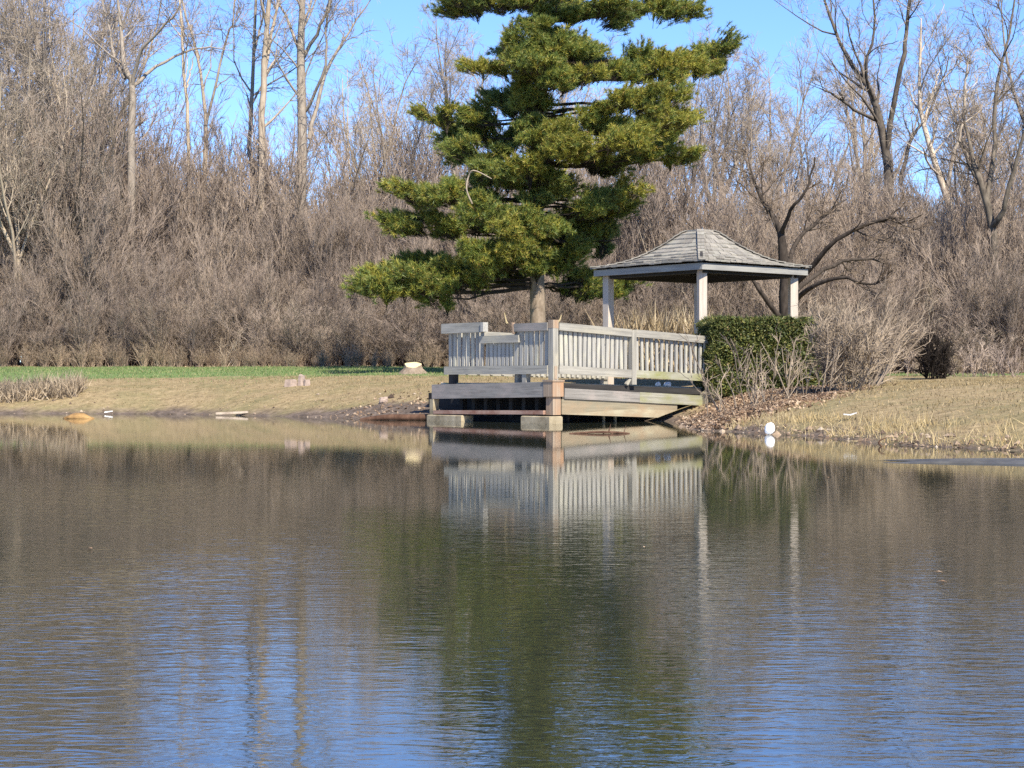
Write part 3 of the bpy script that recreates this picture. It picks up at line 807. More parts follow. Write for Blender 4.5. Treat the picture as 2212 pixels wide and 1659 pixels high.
        i = np.repeat(np.arange(m), nn)
        pp = st[i] * (1 - f) + tip[i] * f
        dirs = out[i] * 0.8 + rng.normal(0, 0.62, (m * nn, 3))
        dirs /= np.linalg.norm(dirs, axis=1)[:, None]
        L = rng.uniform(0.08, 0.15, m * nn); W = rng.uniform(0.010, 0.017, m * nn)
        which = (rng.random(m) < (0.24, 0.72, 0.85)[kd])[i]
        for q in (0, 1):
            sel = which == bool(q)
            if sel.any(): blades(fol[q], pp[sel], dirs[sel], L[sel], W[sel], rng, 0.05)
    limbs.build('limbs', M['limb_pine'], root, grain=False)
    # a bare broken limb at the left
    P, R = spline([at(1020, 440, Y0 - 1.9) - base_off(bx, by, bz), at(1008, 410, Y0 - 2.0) - base_off(bx, by, bz), at(1012, 382, Y0 - 2.0) - base_off(bx, by, bz), at(1024, 368, Y0 - 2.1) - base_off(bx, by, bz), at(1062, 386, Y0 - 2.1) - base_off(bx, by, bz)], [0.02, 0.018, 0.018, 0.014, 0.008], 16)
    mb = MB(); tubes(mb, P[None], R[None], 6); mb.build('broken_limb', M['bark_tan'], root)
    fol[0].build('crown', M['needle'], root, grain=False)
    fol[1].build('yellow_crown', M['needle_yel'], root, grain=False)
    return root
def base_off(x, y, z): return np.array([x, y, z])
make_pine()

# ------------------------------------------------------------------ bare trees
def twigs_on(mb, P, R, rng, levels, sparse=False):
    for (n, t, ang, lr, K, up, wander, rr, sides, Lmin, rmin) in levels:
        P, R = grow(P, R, rng, n, t, ang, lr, K, up, wander, rr, Lmin)
        if sparse:                                # short twigs would heap up into puffs
            ln = np.linalg.norm(P[:, -1] - P[:, 0], axis=1)
            kp = rng.random(len(P)) < np.clip((ln - Lmin * 0.9) / 0.30, 0.06, 1)
            P, R = P[kp], R[kp]
        R = np.maximum(R, rmin)
        R[:, -1] = rmin * 0.5
        tubes(mb, P, R, sides)
    return P

def bare_tree_meshes(seed, Hh, r0, fork, spread, twmat, bmat, dens=1.0):
    """one bare tree: returns (trunk mesh object, crown mesh object) at the origin"""
    rng = np.random.default_rng(seed)
    K = 12
    pts = np.zeros((K, 3)); pts[:, 2] = np.linspace(-0.2, Hh * fork, K)
    pts[:, 0] = np.cumsum(rng.normal(0, 0.05 * Hh / 15, K)); pts[:, 1] = np.cumsum(rng.normal(0, 0.05 * Hh / 15, K)); pts[:, :2] -= pts[0, :2]
    R = np.linspace(r0, r0 * 0.62, K)
    tr = MB(); P = pts[None]; RR = R[None]
    tubes(tr, P, RR, 8)
    # main limbs
    nl = int(rng.integers(4, 6))
    Q = np.zeros((nl, 8, 3)); QR = np.zeros((nl, 8))
    for k in range(nl):
        az = 2 * math.pi * (k + rng.uniform(-0.25, 0.25)) / nl
        st = pts[-1] if k < 3 else pts[-1 - int(rng.integers(1, 5))]
        d = np.array([math.cos(az) * spread, math.sin(az) * spread, 1.0]); d /= np.linalg.norm(d)
        L = Hh * (1 - fork) * rng.uniform(0.85, 1.08)
        p = st.copy(); Q[k, 0] = p
        for q in range(1, 8):
            d = d + rng.normal(0, 0.10, 3); d[2] += 0.06; d /= np.linalg.norm(d)
            p = p + d * L / 7; Q[k, q] = p
        QR[k] = np.linspace(r0 * 0.55, 0.02, 8) * rng.uniform(0.7, 1.0)
    tubes(tr, Q, QR, 6)
    S, SR = grow(Q, QR, rng, 7, (0.12, 0.97), (0.45, 0.95), (0.28, 0.52), 6, 0.10, 0.14, 0.55)
    SR = np.maximum(SR, 0.012); tubes(tr, S, SR, 5)
    cr = MB()
    nd = lambda n: max(2, int(round(n * dens)))
    Tq = [(nd(6), (0.1, 1.0), (0.4, 1.0), (0.35, 0.65), 5, 0.08, 0.17, 0.6, 3, 0.15, 0.009),
          (nd(7), (0.1, 1.0), (0.4, 1.0), (0.35, 0.7), 4, 0.06, 0.18, 0.65, 3, 0.12, 0.0065),
          (nd(4), (0.15, 1.0), (0.4, 1.0), (0.4, 0.8), 3, 0.05, 0.15, 0.7, 3, 0.10, 0.005)]
    twigs_on(cr, np.concatenate([S]), SR, rng, Tq)
    # side twigs along the limbs themselves
    twigs_on(cr, Q, QR * 0.4, rng, [(8, (0.1, 0.95), (0.5, 1.2), (0.10, 0.2), 4, 0.1, 0.15, 0.4, 3, 0.2, 0.008), (6, (0.1, 1), (0.4, 1.0), (0.3, 0.6), 3, 0.05, 0.15, 0.6, 3, 0.1, 0.006)])
    return tr, cr

def make_tree(name, loc, rz, sc, label, group, seed, Hh, r0, fork, spread, bmat, twmat, dens=0.82):
    t = empty(name, loc, rz, label, 'tree', group)
    tr, cr = bare_tree_meshes(seed, Hh, r0, fork, spread, twmat, bmat, dens)
    tr.build('trunk', M[bmat], t, smooth=True, grain=False)
    cr.build('crown', M[twmat], t, grain=False)
    t.scale = (sc, sc, sc)
    return t

FILL_LABEL = 'slender bare tree with a hazy twig crown in the woods behind the thicket'
FILL_GROUP = 'bare trees in the woods behind the thicket'
protos = []
specs = [(101, 15.2, 0.20, 0.42, 0.42, 'bark_grey'), (102, 13.5, 0.16, 0.30, 0.50, 'bark_tan'), (103, 16.5, 0.24, 0.48, 0.36, 'bark_grey'), (104, 12.8, 0.15, 0.25, 0.55, 'bark_dark'), (105, 14.2, 0.18, 0.36, 0.46, 'bark_tan')]
# where the filler trees stand: x (picture), depth, scale
fills = [(-60, 66, 1.0), (55, 66, 0.95), (105, 68, 1.05), (170, 68, 0.9), (-10, 75, 1.15), (155, 82, 1.2), (30, 62, 0.95), (75, 72, 1.1), (130, 64, 0.95), (175, 76, 1.12), (20, 84, 1.2), (120, 90, 1.25),
         (620, 88, 0.80), (500, 90, 0.92), (335, 92, 0.95), (1640, 86, 1.15), (1765, 88, 1.15), (1485, 86, 1.0), (735, 68, 0.80), (790, 80, 0.95), (850, 70, 0.80), (915, 84, 1.0), (985, 68, 0.85), (1060, 72, 0.9), (1130, 74, 1.0), (1330, 72, 0.9), (1280, 80, 1.0), (1565, 66, 0.85), (1720, 61, 0.72), (1900, 68, 0.85), (2085, 62, 0.78), (1440, 70, 0.8),
         (1530, 64, 0.80), (1600, 78, 0.95), (1660, 62, 0.78), (1745, 70, 0.85), (1800, 60, 0.70), (1860, 80, 1.0), (2000, 88, 0.8), (2110, 66, 0.80), (2160, 60, 0.9), (2200, 72, 1.05), (2270, 64, 1.0), (2360, 70, 1.1), (-160, 70, 1.1), (-260, 66, 1.0)]
for k, (px, Y, sc) in enumerate(fills):
    x = (px - 1106) / F22 * Y
    z = H(x, Y)
    j = k % len(specs)
    if Y < 75: sc *= 0.9
    if px > 1300: sc *= 0.92
    if k < len(specs):
        sd, Hh, r0, fk, sp, bm = specs[j]
        t = make_tree('bare_tree', (x, Y, z), k * 1.3, sc, FILL_LABEL, FILL_GROUP, sd, Hh, r0, fk, sp, bm, 'twig')
        protos.append(t)
    else:
        t = copy_tree(protos[j])
        t.location = (x, Y, z); t.rotation_euler = (0, 0, k * 2.1); t.scale = (sc, sc, sc * R_.uniform(0.94, 1.08))

# trees one can tell apart: their main limbs are laid out one by one
def hero(name, label, Y, limbs, bmat, twmat='twig', seed=1, dens=1.0, fine=1.0, cat='tree'):
    """limbs: lists of (x, y, radius in metres, depth offset); the first one is the trunk and starts at the ground"""
    rng = np.random.default_rng(seed)
    x0 = limbs[0][0]
    b0 = at(x0[0], x0[1], Y + x0[3]); gx, gy = b0[0], b0[1]
    gz = H(gx, gy); off = np.array([gx, gy, gz])
    t = empty(name, off, 0, label, cat)
    tr = MB(); Ps = []; Rs = []
    for k, lim in enumerate(limbs):
        pts = [at(x, y, Y + dy) - off for x, y, r, dy in lim]; rad = [r for x, y, r, dy in lim]
        if k == 0: pts[0][2] = -0.2
        P, R = spline(pts, rad, 12)
        P[1:-1] += rng.normal(0, 0.02, (10, 3))
        tubes(tr, P[None], R[None], 8)
        Ps.append(P); Rs.append(R)
    P = np.array(Ps); R = np.array(Rs)
    nd = lambda n: max(2, int(round(n * dens * 1.0)))
    S, SR = grow(P, np.minimum(R, 0.09), rng, nd(10), (0.42, 1.0), (0.45, 1.0), (0.15, 0.36), 6, 0.10, 0.15, 0.55)
    SR = np.maximum(SR, 0.011)
    kp = np.linalg.norm(S[:, -1] - S[:, 0], axis=1) > 0.45
    S, SR = S[kp], SR[kp]
    tubes(tr, S, SR, 5)
    cr = MB()
    twigs_on(cr, S, SR, rng, [(nd(6), (0.1, 1.0), (0.4, 1.0), (0.35, 0.65), 5, 0.07, 0.17, 0.6, 3, 0.12 * fine, 0.008),
                              (nd(6), (0.1, 1.0), (0.4, 1.0), (0.35, 0.7), 4, 0.05, 0.18, 0.65, 3, 0.10 * fine, 0.006),
                              (nd(3), (0.15, 1.0), (0.4, 1.0), (0.4, 0.8), 3, 0.05, 0.15, 0.7, 3, 0.08 * fine, 0.005)], sparse=True)
    tr.build('trunk', M[bmat], t, smooth=True, grain=False)
    cr.build('crown', M[twmat], t, grain=False)
    return t

hero('bare_tree', 'tall pale tan trunk rising straight past the open patch of sky', 66,
     [[(560, 800, 0.17, 0), (563, 560, 0.15, 0), (566, 300, 0.125, 0), (570, 160, 0.11, 0.2), (578, 40, 0.09, 0.2), (590, -120, 0.06, 0)],
      [(570, 160, 0.08, 0.2), (585, 80, 0.06, 0.5), (602, 0, 0.05, 0.8), (612, -90, 0.03, 1)], [(578, 60, 0.06, 0.2), (560, -20, 0.04, -0.4), (545, -110, 0.02, -0.8)]], 'bark_tan', seed=21, dens=0.85)
hero('bare_tree', 'thin tree with a kinked trunk just left of the tall tan trunk', 68,
     [[(552, 800, 0.10, 0), (546, 420, 0.09, 0), (538, 300, 0.08, 0), (546, 200, 0.07, 0), (550, 90, 0.06, 0), (556, -100, 0.04, 0)],
      [(548, 110, 0.05, 0), (562, 60, 0.04, 0.4), (575, -40, 0.02, 0.5)]], 'bark_grey', seed=22, dens=0.85)
hero('bare_tree', 'grey tree with a stout trunk fanning into upright branches right of the tan trunk', 67,
     [[(652, 800, 0.22, 0), (650, 500, 0.19, 0), (652, 240, 0.17, 0), (650, 110, 0.15, 0), (655, -20, 0.10, 0), (660, -160, 0.05, 0)],
      [(668, 300, 0.08, 0), (690, 200, 0.07, 0.5), (722, 120, 0.06, 0.8), (760, 60, 0.035, 1), (800, 0, 0.02, 1)],
      [(652, 130, 0.08, 0), (690, 60, 0.06, -0.5), (720, -20, 0.04, -1), (740, -110, 0.02, -1)],
      [(650, 120, 0.07, 0), (625, 50, 0.05, 0.6), (600, 0, 0.035, 1), (570, -90, 0.02, 1)],
      [(660, 240, 0.06, 0), (700, 150, 0.05, -0.8), (705, 60, 0.035, -1), (715, -60, 0.02, -1.2)]], 'bark_grey', seed=23, dens=0.9)
hero('bare_tree', 'thin wavering tree standing alone in the open patch of sky', 70,
     [[(418, 800, 0.085, 0), (408, 400, 0.075, 0), (406, 250, 0.065, 0), (398, 170, 0.055, 0), (392, 60, 0.045, 0), (385, -90, 0.025, 0)],
      [(403, 190, 0.035, 0), (412, 150, 0.03, 0.3), (420, 120, 0.015, 0.3)]], 'bark_tan', seed=24, dens=0.85)
hero('bare_tree', 'thin tree split low into a wide V in the open patch of sky', 70,
     [[(446, 800, 0.10, 0), (444, 420, 0.09, 0), (443, 270, 0.075, 0), (435, 180, 0.06, 0.2), (420, 90, 0.05, 0.4), (400, 30, 0.04, 0.6), (380, -90, 0.02, 0.8)],
      [(443, 280, 0.06, 0), (462, 200, 0.05, -0.3), (478, 130, 0.045, -0.4), (492, 70, 0.04, -0.6), (505, 40, 0.03, -0.8), (512, -80, 0.02, -1)],
      [(466, 190, 0.03, -0.3), (490, 170, 0.02, 0), (505, 158, 0.01, 0.1)]], 'bark_tan', seed=25, dens=0.85)
hero('bare_tree', 'grey tree with sweeping right-hand limbs left of the open patch of sky', 64,
     [[(285, 800, 0.17, 0), (282, 400, 0.15, 0), (285, 190, 0.12, 0), (272, 150, 0.10, 0), (260, 60, 0.06, 0.3), (250, -80, 0.03, 0.5)],
      [(288, 185, 0.08, 0), (330, 150, 0.06, 0.5), (390, 115, 0.045, 0.8), (440, 103, 0.03, 1), (490, 108, 0.015, 1.2)],
      [(285, 190, 0.08, 0), (305, 110, 0.06, -0.5), (350, 60, 0.045, -1), (385, 20, 0.03, -1.2), (420, -60, 0.015, -1.4)],
      [(270, 170, 0.06, 0), (245, 120, 0.05, 0.4), (235, 60, 0.035, 0.8), (215, -20, 0.02, 1)]], 'bark_grey', seed=26, dens=0.8)
hero('bare_tree', 'thin leaning tan tree crossing the top left corner', 67,
     [[(190, 800, 0.05, 0), (170, 400, 0.045, 0), (130, 220, 0.04, -0.2), (80, 120, 0.03, -0.5), (0, 60, 0.02, -0.8), (-80, 10, 0.012, -1)],
      [(130, 220, 0.04, 0), (110, 120, 0.03, 0.5), (105, 20, 0.02, 1), (100, -80, 0.01, 1)]], 'bark_tan', seed=27, dens=1.0)
hero('bare_tree', 'dark forked tree with crossing limbs behind the gazebo roof on the right', 58,
     [[(1925, 800, 0.19, 0), (1922, 500, 0.17, 0), (1918, 350, 0.15, 0), (1905, 290, 0.13, 0), (1890, 220, 0.11, 0), (1850, 150, 0.08, 0.5), (1800, 60, 0.05, 1), (1760, -80, 0.025, 1.2)],
      [(1915, 330, 0.09, 0), (1928, 240, 0.085, -0.3), (1950, 130, 0.075, -0.5), (1960, 60, 0.06, -0.5), (1975, -90, 0.03, -0.5)],
      [(1898, 262, 0.06, 0), (1850, 240, 0.05, -0.8), (1800, 205, 0.035, -1.4), (1770, 190, 0.015, -1.6)],
      [(1945, 400, 0.07, 0), (1958, 330, 0.06, 0.5), (1975, 290, 0.05, 0.8), (2020, 220, 0.03, 1.2), (2050, 120, 0.015, 1.5)],
      [(1890, 220, 0.06, 0), (1870, 150, 0.05, -0.8), (1890, 60, 0.035, -1), (1880, -60, 0.02, -1)]], 'bark_dark', seed=28, dens=0.9)
hero('bare_tree', 'white barked tree forking into a V against the sky at the right', 57,
     [[(2075, 800, 0.15, 0), (2068, 600, 0.135, 0), (2058, 470, 0.12, 0), (2030, 380, 0.10, 0), (2005, 300, 0.085, 0), (1988, 240, 0.07, 0.2), (1985, 150, 0.05, 0.3), (1990, 40, 0.02, 0.5)],
      [(2042, 420, 0.075, 0), (2062, 330, 0.06, -0.4), (2080, 270, 0.05, -0.6), (2085, 200, 0.045, -0.8), (2090, 120, 0.02, -1)],
      [(1995, 270, 0.05, 0.2), (2015, 200, 0.035, 0.6), (2030, 150, 0.015, 0.8)]], 'bark_white', seed=29, dens=1.0)
hero('bare_tree', 'dark crooked tree with a thick leaning trunk at the right edge of the picture', 50,
     [[(2150, 800, 0.13, 0), (2155, 620, 0.12, 0), (2140, 480, 0.11, 0), (2120, 400, 0.09, 0), (2100, 330, 0.06, 0.4), (2080, 250, 0.03, 0.8)],
      [(2142, 490, 0.09, 0), (2165, 460, 0.075, -0.4), (2178, 410, 0.06, -0.6), (2200, 330, 0.045, -0.8), (2230, 220, 0.02, -1)],
      [(2130, 440, 0.08, 0), (2150, 320, 0.065, 0.5), (2150, 200, 0.05, 0.8), (2180, 60, 0.03, 1), (2200, -60, 0.02, 1)]], 'bark_dark', 'twig_dark', seed=30, dens=0.9)
hero('bare_tree', 'low dark crooked tree with long drooping limbs right behind the gazebo', 43,
     [[(1700, 800, 0.17, 0), (1698, 660, 0.15, 0), (1697, 590, 0.14, 0), (1692, 540, 0.11, 0), (1690, 505, 0.09, 0), (1672, 470, 0.06, 0.3), (1640, 420, 0.04, 0.6), (1620, 360, 0.02, 0.8)],
      [(1715, 615, 0.08, 0), (1755, 575, 0.065, -0.6), (1800, 525, 0.055, -1.0), (1860, 490, 0.045, -1.3), (1925, 468, 0.04, -1.6), (1945, 480, 0.03, -1.7), (1990, 465, 0.015, -1.9)],
      [(1715, 650, 0.07, 0), (1760, 615, 0.055, -1), (1820, 600, 0.04, -1.4), (1860, 612, 0.03, -1.7), (1900, 610, 0.012, -2)],
      [(1720, 630, 0.06, 0), (1775, 585, 0.05, 0.5), (1850, 560, 0.035, 0.8), (1920, 570, 0.012, 1)],
      [(1690, 505, 0.06, 0), (1705, 460, 0.045, -0.5), (1740, 410, 0.03, -0.8), (1760, 340, 0.015, -1)],
      [(1688, 690, 0.07, -0.2), (1650, 640, 0.055, -0.6), (1615, 595, 0.04, -0.8), (1560, 540, 0.025, -1), (1500, 500, 0.012, -1.1)],
      [(1700, 580, 0.06, 0), (1725, 520, 0.05, 0.6), (1775, 470, 0.035, 1), (1830, 430, 0.015, 1.3)]], 'bark_black', 'twig_dark', seed=31, dens=1.0)

# ------------------------------------------------------------------ thicket: one mass of bare shrubs
def shrub_mesh(seed, Hh, stems, spread, dens=1.0, rb=0.022, fine=0.0055, wide=1.0, up=0.05):
    rng = np.random.default_rng(seed)
    mb = MB()
    P = np.zeros((stems, 7, 3)); R = np.zeros((stems, 7))
    for k in range(stems):
        az = rng.uniform(0, 6.283); sp = rng.uniform(0.1, 1) * spread
        p = np.array([rng.normal(0, 0.22), rng.normal(0, 0.22), -0.1]); d = np.array([math.cos(az) * sp, math.sin(az) * sp, 1.0]); d /= np.linalg.norm(d)
        L = Hh * rng.uniform(0.6, 1.05)
        P[k, 0] = p
        for q in range(1, 7):
            d = d + rng.normal(0, 0.10, 3); d[2] += 0.02; d /= np.linalg.norm(d); p = p + d * L / 6; P[k, q] = p
        R[k] = np.linspace(rb * rng.uniform(0.7, 1.2), 0.006, 7)
    tubes(mb, P, R, 4)
    nd = lambda n: max(2, int(round(n * dens)))
    twigs_on(mb, P, R, rng, [(nd(9), (0.08, 1.0), (0.4 * wide, 1.1 * wide), (0.20, 0.42), 5, up, 0.11, 0.6, 3, 0.1, fine * 1.5),
                             (nd(6), (0.1, 1.0), (0.4 * wide, 1.2 * wide), (0.35, 0.7), 4, up * 0.6, 0.13, 0.7, 3, 0.08, fine * 1.1),
                             (nd(3), (0.15, 1.0), (0.4 * wide, 1.2 * wide), (0.4, 0.9), 3, up * 0.4, 0.18, 0.7, 3, 0.06, fine)])
    return mb

src = bpy.data.collections.new('thicket_shrub_shapes')
for k in range(6):
    mb = shrub_mesh(200 + k, 6.0, 18 + k % 3, 0.30, 0.95, 0.026, 0.0055, 0.50, 0.14)
    o = mb.build('thicket_shrub_shape', M['twig_red'], grain=False)
    COL.objects.unlink(o); src.objects.link(o)
for k in range(3):                              # straighter, paler saplings among them
    mb = shrub_mesh(230 + k, 5.6, 3 + k, 0.16, 0.7, 0.05, 0.0055, 0.55, 0.10)
    o = mb.build('thicket_shrub_shape_sapling', M['bark_tan'], grain=False)
    COL.objects.unlink(o); src.objects.link(o)
mb = shrub_mesh(240, 6.0, 34, 0.17, 0.30, 0.05, 0.011, 0.5, 0.12)      # dry stems at the thicket's foot
o = mb.build('thicket_shrub_shape_stems', M['twig_foot'], grain=False)
COL.objects.unlink(o); src.objects.link(o)
pts = []; rot = []; scl = []; pick = []
rg = np.random.default_rng(3)
rows = [(-0.1, 0.085), (0.25, 0.13), (0.9, 0.30), (1.9, 0.55), (3.2, 0.75), (4.6, 0.95), (6.2, 1.05), (8.2, 1.15), (10.6, 1.2), (13.5, 1.2)]
for dy, hsc in rows:
    x = -30.0
    while x < 30:
        yy = float(edge_y(x)) + dy + rg.uniform(-0.5, 0.5)
        xx = x + rg.uniform(-0.3, 0.3)
        pxx = xx / yy * F22 + 1106
        hf = float(np.interp(pxx, [-300, 0, 200, 400, 560, 800, 1000, 1300, 1500, 1900, 2212, 2500], [1.34, 1.30, 1.20, 1.03, 1.0, 1.0, 0.93, 0.82, 0.80, 0.78, 0.84, 0.9]))
        s_ = hsc * hf * rg.uniform(0.72, 1.12) * (1 + 0.13 * math.sin(xx * 0.9 + dy * 0.4) + 0.08 * math.sin(xx * 2.3 + 1 + dy))
        pick.append(9 if dy < 0.5 else int(rg.integers(6, 9)) if (0.5 < dy < 7 and rg.random() < 0.10) else int(rg.integers(0, 6)))
        pts.append((xx, yy, H(xx, yy))); rot.append(rg.uniform(0, 6.28)); w_ = max(0.55, s_) if dy > 0.5 else s_ * 1.6
        scl.append((w_, w_, s_))
        x += (0.30 if dy < 0.5 else 0.62 if dy < 2 else 0.95)
me = bpy.data.meshes.new('thicket'); me.from_pydata([tuple(p) for p in pts], [], [])
a = me.attributes.new('rotz', 'FLOAT', 'POINT'); a.data.foreach_set('value', np.array(rot, np.float32))
a = me.attributes.new('scl', 'FLOAT_VECTOR', 'POINT'); a.data.foreach_set('vector', np.array(scl, np.float32).ravel())
a = me.attributes.new('pick', 'INT', 'POINT'); a.data.foreach_set('value', np.array(pick, np.int32))
th = bpy.data.objects.new('thicket', me); COL.objects.link(th)
me.materials.append(M['twig_red'])
tag(th, 'dense thicket of bare brown shrubs along the far edge of the lawn', 'thicket', kind='stuff')
ng = bpy.data.node_groups.new('thicket_shrubs', 'GeometryNodeTree')
ng.interface.new_socket('Geometry', in_out='INPUT', socket_type='NodeSocketGeometry')
ng.interface.new_socket('Geometry', in_out='OUTPUT', socket_type='NodeSocketGeometry')
gi = ng.nodes.new('NodeGroupInput'); go = ng.nodes.new('NodeGroupOutput')
iop = ng.nodes.new('GeometryNodeInstanceOnPoints'); ci = ng.nodes.new('GeometryNodeCollectionInfo')
ci.inputs['Collection'].default_value = src; ci.inputs['Separate Children'].default_value = True; ci.inputs['Reset Children'].default_value = True
def named(n, ty):
    a = ng.nodes.new('GeometryNodeInputNamedAttribute'); a.data_type = ty; a.inputs['Name'].default_value = n; return a.outputs[0]
cx = ng.nodes.new('ShaderNodeCombineXYZ'); ng.links.new(named('rotz', 'FLOAT'), cx.inputs[2])
ng.links.new(gi.outputs[0], iop.inputs['Points']); ng.links.new(ci.outputs[0], iop.inputs['Instance'])
iop.inputs['Pick Instance'].default_value = True
ng.links.new(named('pick', 'INT'), iop.inputs['Instance Index'])
ng.links.new(cx.outputs[0], iop.inputs['Rotation']); ng.links.new(named('scl', 'FLOAT_VECTOR'), iop.inputs['Scale'])
ng.links.new(iop.outputs[0], go.inputs[0])
md = th.modifiers.new('shrubs', 'NODES'); md.node_group = ng

# ------------------------------------------------------------------ hedge
def make_hedge():
    rng = np.random.default_rng(61)
    hx, hy = 3.45, 31.45; rz = math.radians(14)
    L, D, Z0h, Z1 = 2.12, 0.80, 0.55, 1.905
    root = empty('clipped_hedge', (hx, hy, 0), rz, 'box clipped dark green evergreen hedge in front of the gazebo', 'hedge')
    mb = MB(); n = 95000
    P = rng.uniform(0, 1, (n, 3))
    # gather leaves near the outer shell
    f = rng.integers(0, 6, n); dpt = np.abs(rng.normal(0, 0.16, n))
    S = np.array([L, D, Z1 - Z0h])
    P = P * S
    for ax_, lo in ((0, 0), (0, 1), (1, 0), (1, 1), (2, 1)):
        code = [(0, 0), (0, 1), (1, 0), (1, 1), (2, 1)].index((ax_, lo)); sel = f == code
        P[sel, ax_] = dpt[sel] if lo == 0 else S[ax_] - dpt[sel]
    sel = f == 5
    P[sel, 1] = dpt[sel]
    bump = 0.07 * np.sin(P[:, 0] * 17 + P[:, 1] * 9) * np.sin(P[:, 2] * 19 + 2 * np.sin(P[:, 0] * 6)) + 0.05 * np.sin(P[:, 0] * 7 + P[:, 2] * 4) + 0.04 * np.sin(P[:, 0] * 13 - P[:, 2] * 9 + P[:, 1] * 5) + 0.03 * np.sin(P[:, 1] * 11 + P[:, 2] * 17)
    cen = S / 2
    P = cen + (P - cen) * (1 + bump[:, None] * np.array([0.35, 0.9, 0.55]))
    # rounded shoulders
    P[:, 2] -= 0.10 * np.clip(1 - np.minimum(P[:, 0], S[0] - P[:, 0]) / 0.15, 0, 1) * (P[:, 2] > 0.8 * S[2])
    # holes
    hole = np.sin(P[:, 0] * 9.0 + 1.0) * np.sin(P[:, 2] * 8.0 + P[:, 0] * 3) + 0.35 * rng.normal(size=n)
    P = P[(hole < 1.0) & (P[:, 2] > -0.3)]
    m = len(P)
    P[:, 2] += Z0h
    out = (P - np.array([L / 2, D / 2, 1.0])); out /= np.linalg.norm(out, axis=1)[:, None]; out[:, 2] += 0.4
    leaf_quads(mb, P, 0.030, rng, 0.3)
    sp = rng.random(m) < 0.12
    blades(mb, P[sp], out[sp], rng.uniform(0.06, 0.12, sp.sum()), rng.uniform(0.014, 0.024, sp.sum()), rng, 0.5)
    mb.build('foliage', M['hedge'], root, grain=False)
    st = MB(); ns = 60
    p0 = np.stack([rng.uniform(0.1, L - 0.1, ns), rng.uniform(0.25, D - 0.15, ns), np.full(ns, 0.45)], 1)
    p1 = p0 + np.stack([rng.normal(0, 0.15, ns), rng.normal(0, 0.1, ns), rng.uniform(0.7, 1.2, ns)], 1)
    tubes(st, np.stack([p0, (p0 + p1) / 2 + rng.normal(0, 0.05, (ns, 3)), p1], 1), np.tile(np.array([0.02, 0.015, 0.008]), (ns, 1)), 5)
    # dense inner growth
    q = rng.uniform(0.14, 0.86, (9000, 3)) * np.array([L, D, Z1 - Z0h]) + np.array([0, 0, Z0h])
    st.build('stems', M['twig_black'], root, grain=False)
    inn = MB(); leaf_quads(inn, q, 0.06, rng); inn.build('inner_growth', M['hedge'], root, grain=False)
make_hedge()

# ------------------------------------------------------------------ single shrubs near the pond
def shrub(name, label, px, Y, Hh, stems, spread, mat, seed, dens=1.0, rb=0.014, fine=0.004, group=None, lean=(0, 0), sx=1.0):
    x = (px - 1106) / F22 * Y; z = H(x, Y)
    mb = shrub_mesh(seed, Hh, stems, spread, dens, rb, fine, 0.7, 0.10)
    o = mb.build(name, M[mat], grain=False)
    o.location = (x, Y, z - 0.02)
    o.rotation_euler = (lean[1], lean[0], 0); o.scale = (sx, 1, 1)
    tag(o, label, 'shrub', group)
    return o
GS = 'bare shrubs along the hedge'
shrub('bare_shrub', 'sparse bare shrub with a bent pale stem before the left end of the hedge', 1610, 28.6, 1.3, 6, 0.36, 'twig_pale', 301, 0.33, 0.013, 0.0045, GS, (-0.18, 0))
shrub('bare_shrub', 'upright sparse bare shrub before the middle of the hedge', 1690, 28.9, 1.3, 6, 0.30, 'twig_pale', 302, 0.33, 0.012, 0.0045, GS)
shrub('bare_shrub', 'thin stemmed bare shrub before the right half of the hedge', 1742, 29.6, 1.25, 7, 0.42, 'twig_pale', 303, 0.36, 0.010, 0.0042, GS)
shrub('bare_shrub', 'broad twiggy grey shrub fanning out just right of the hedge', 1822, 29.8, 1.45, 20, 0.42, 'twig_pale', 304, 0.9, 0.012, 0.0045, GS)
shrub('bare_shrub', 'tall brown shrub rising behind the right end of the hedge', 1800, 33.5, 1.55, 16, 0.35, 'twig_pale', 305, 0.9, 0.012, 0.0045, GS)
shrub('bare_shrub', 'bare shrub whose long pale stems lean far to the right', 1880, 32.4, 1.75, 12, 0.30, 'twig_pale', 306, 0.55, 0.016, 0.0045, GS, (0.52, 0))
shrub('bare_shrub', 'bushy tan shrub between the broad grey shrub and the leaning stems', 1890, 34.0, 1.5, 15, 0.45, 'twig_pale', 307, 0.9, 0.012, 0.0045, GS)
shrub('bare_shrub', 'thin low bare shrub on the leaf littered slope beside the pier', 1575, 27.4, 0.8, 5, 0.4, 'twig_pale', 308, 0.33, 0.008, 0.004, GS)
def dark_bush():
    Y = 38.0; x = (2022 - 1106) / F22 * Y
    mb = MB(); rng = np.random.default_rng(310)
    b_ = shrub_mesh(310, 0.95, 20, 0.22, 0.72, 0.022, 0.009)
    o = b_.build('dark_bush', M['twig_black'], grain=False)
    o.location = (x, Y, H(x, Y) - 0.02); o.scale = (0.75, 0.75, 0.98)
    tag(o, 'dense blackish bush standing alone on the green grass at the right', 'bush')
dark_bush()
GR = 'low bare shrubs on the right lawn'
for k, (px, Y, hh_, st, lab) in enumerate(((2085, 40.0, 0.75, 8, 'low bare shrub immediately right of the blackish bush'), (2130, 41.5, 0.95, 9, 'low bare shrub with red brown twigs second right of the blackish bush'), (2180, 39.5, 0.85, 9, 'low bare shrub on the right lawn nearest the picture edge'), (1985, 43.0, 0.9, 7, 'low bare shrub behind and left of the blackish bush'))):
    shrub('low_shrub', lab, px, Y, hh_, st, 0.55, 'twig_red', 320 + k, 0.45, 0.010, 0.005, GR)

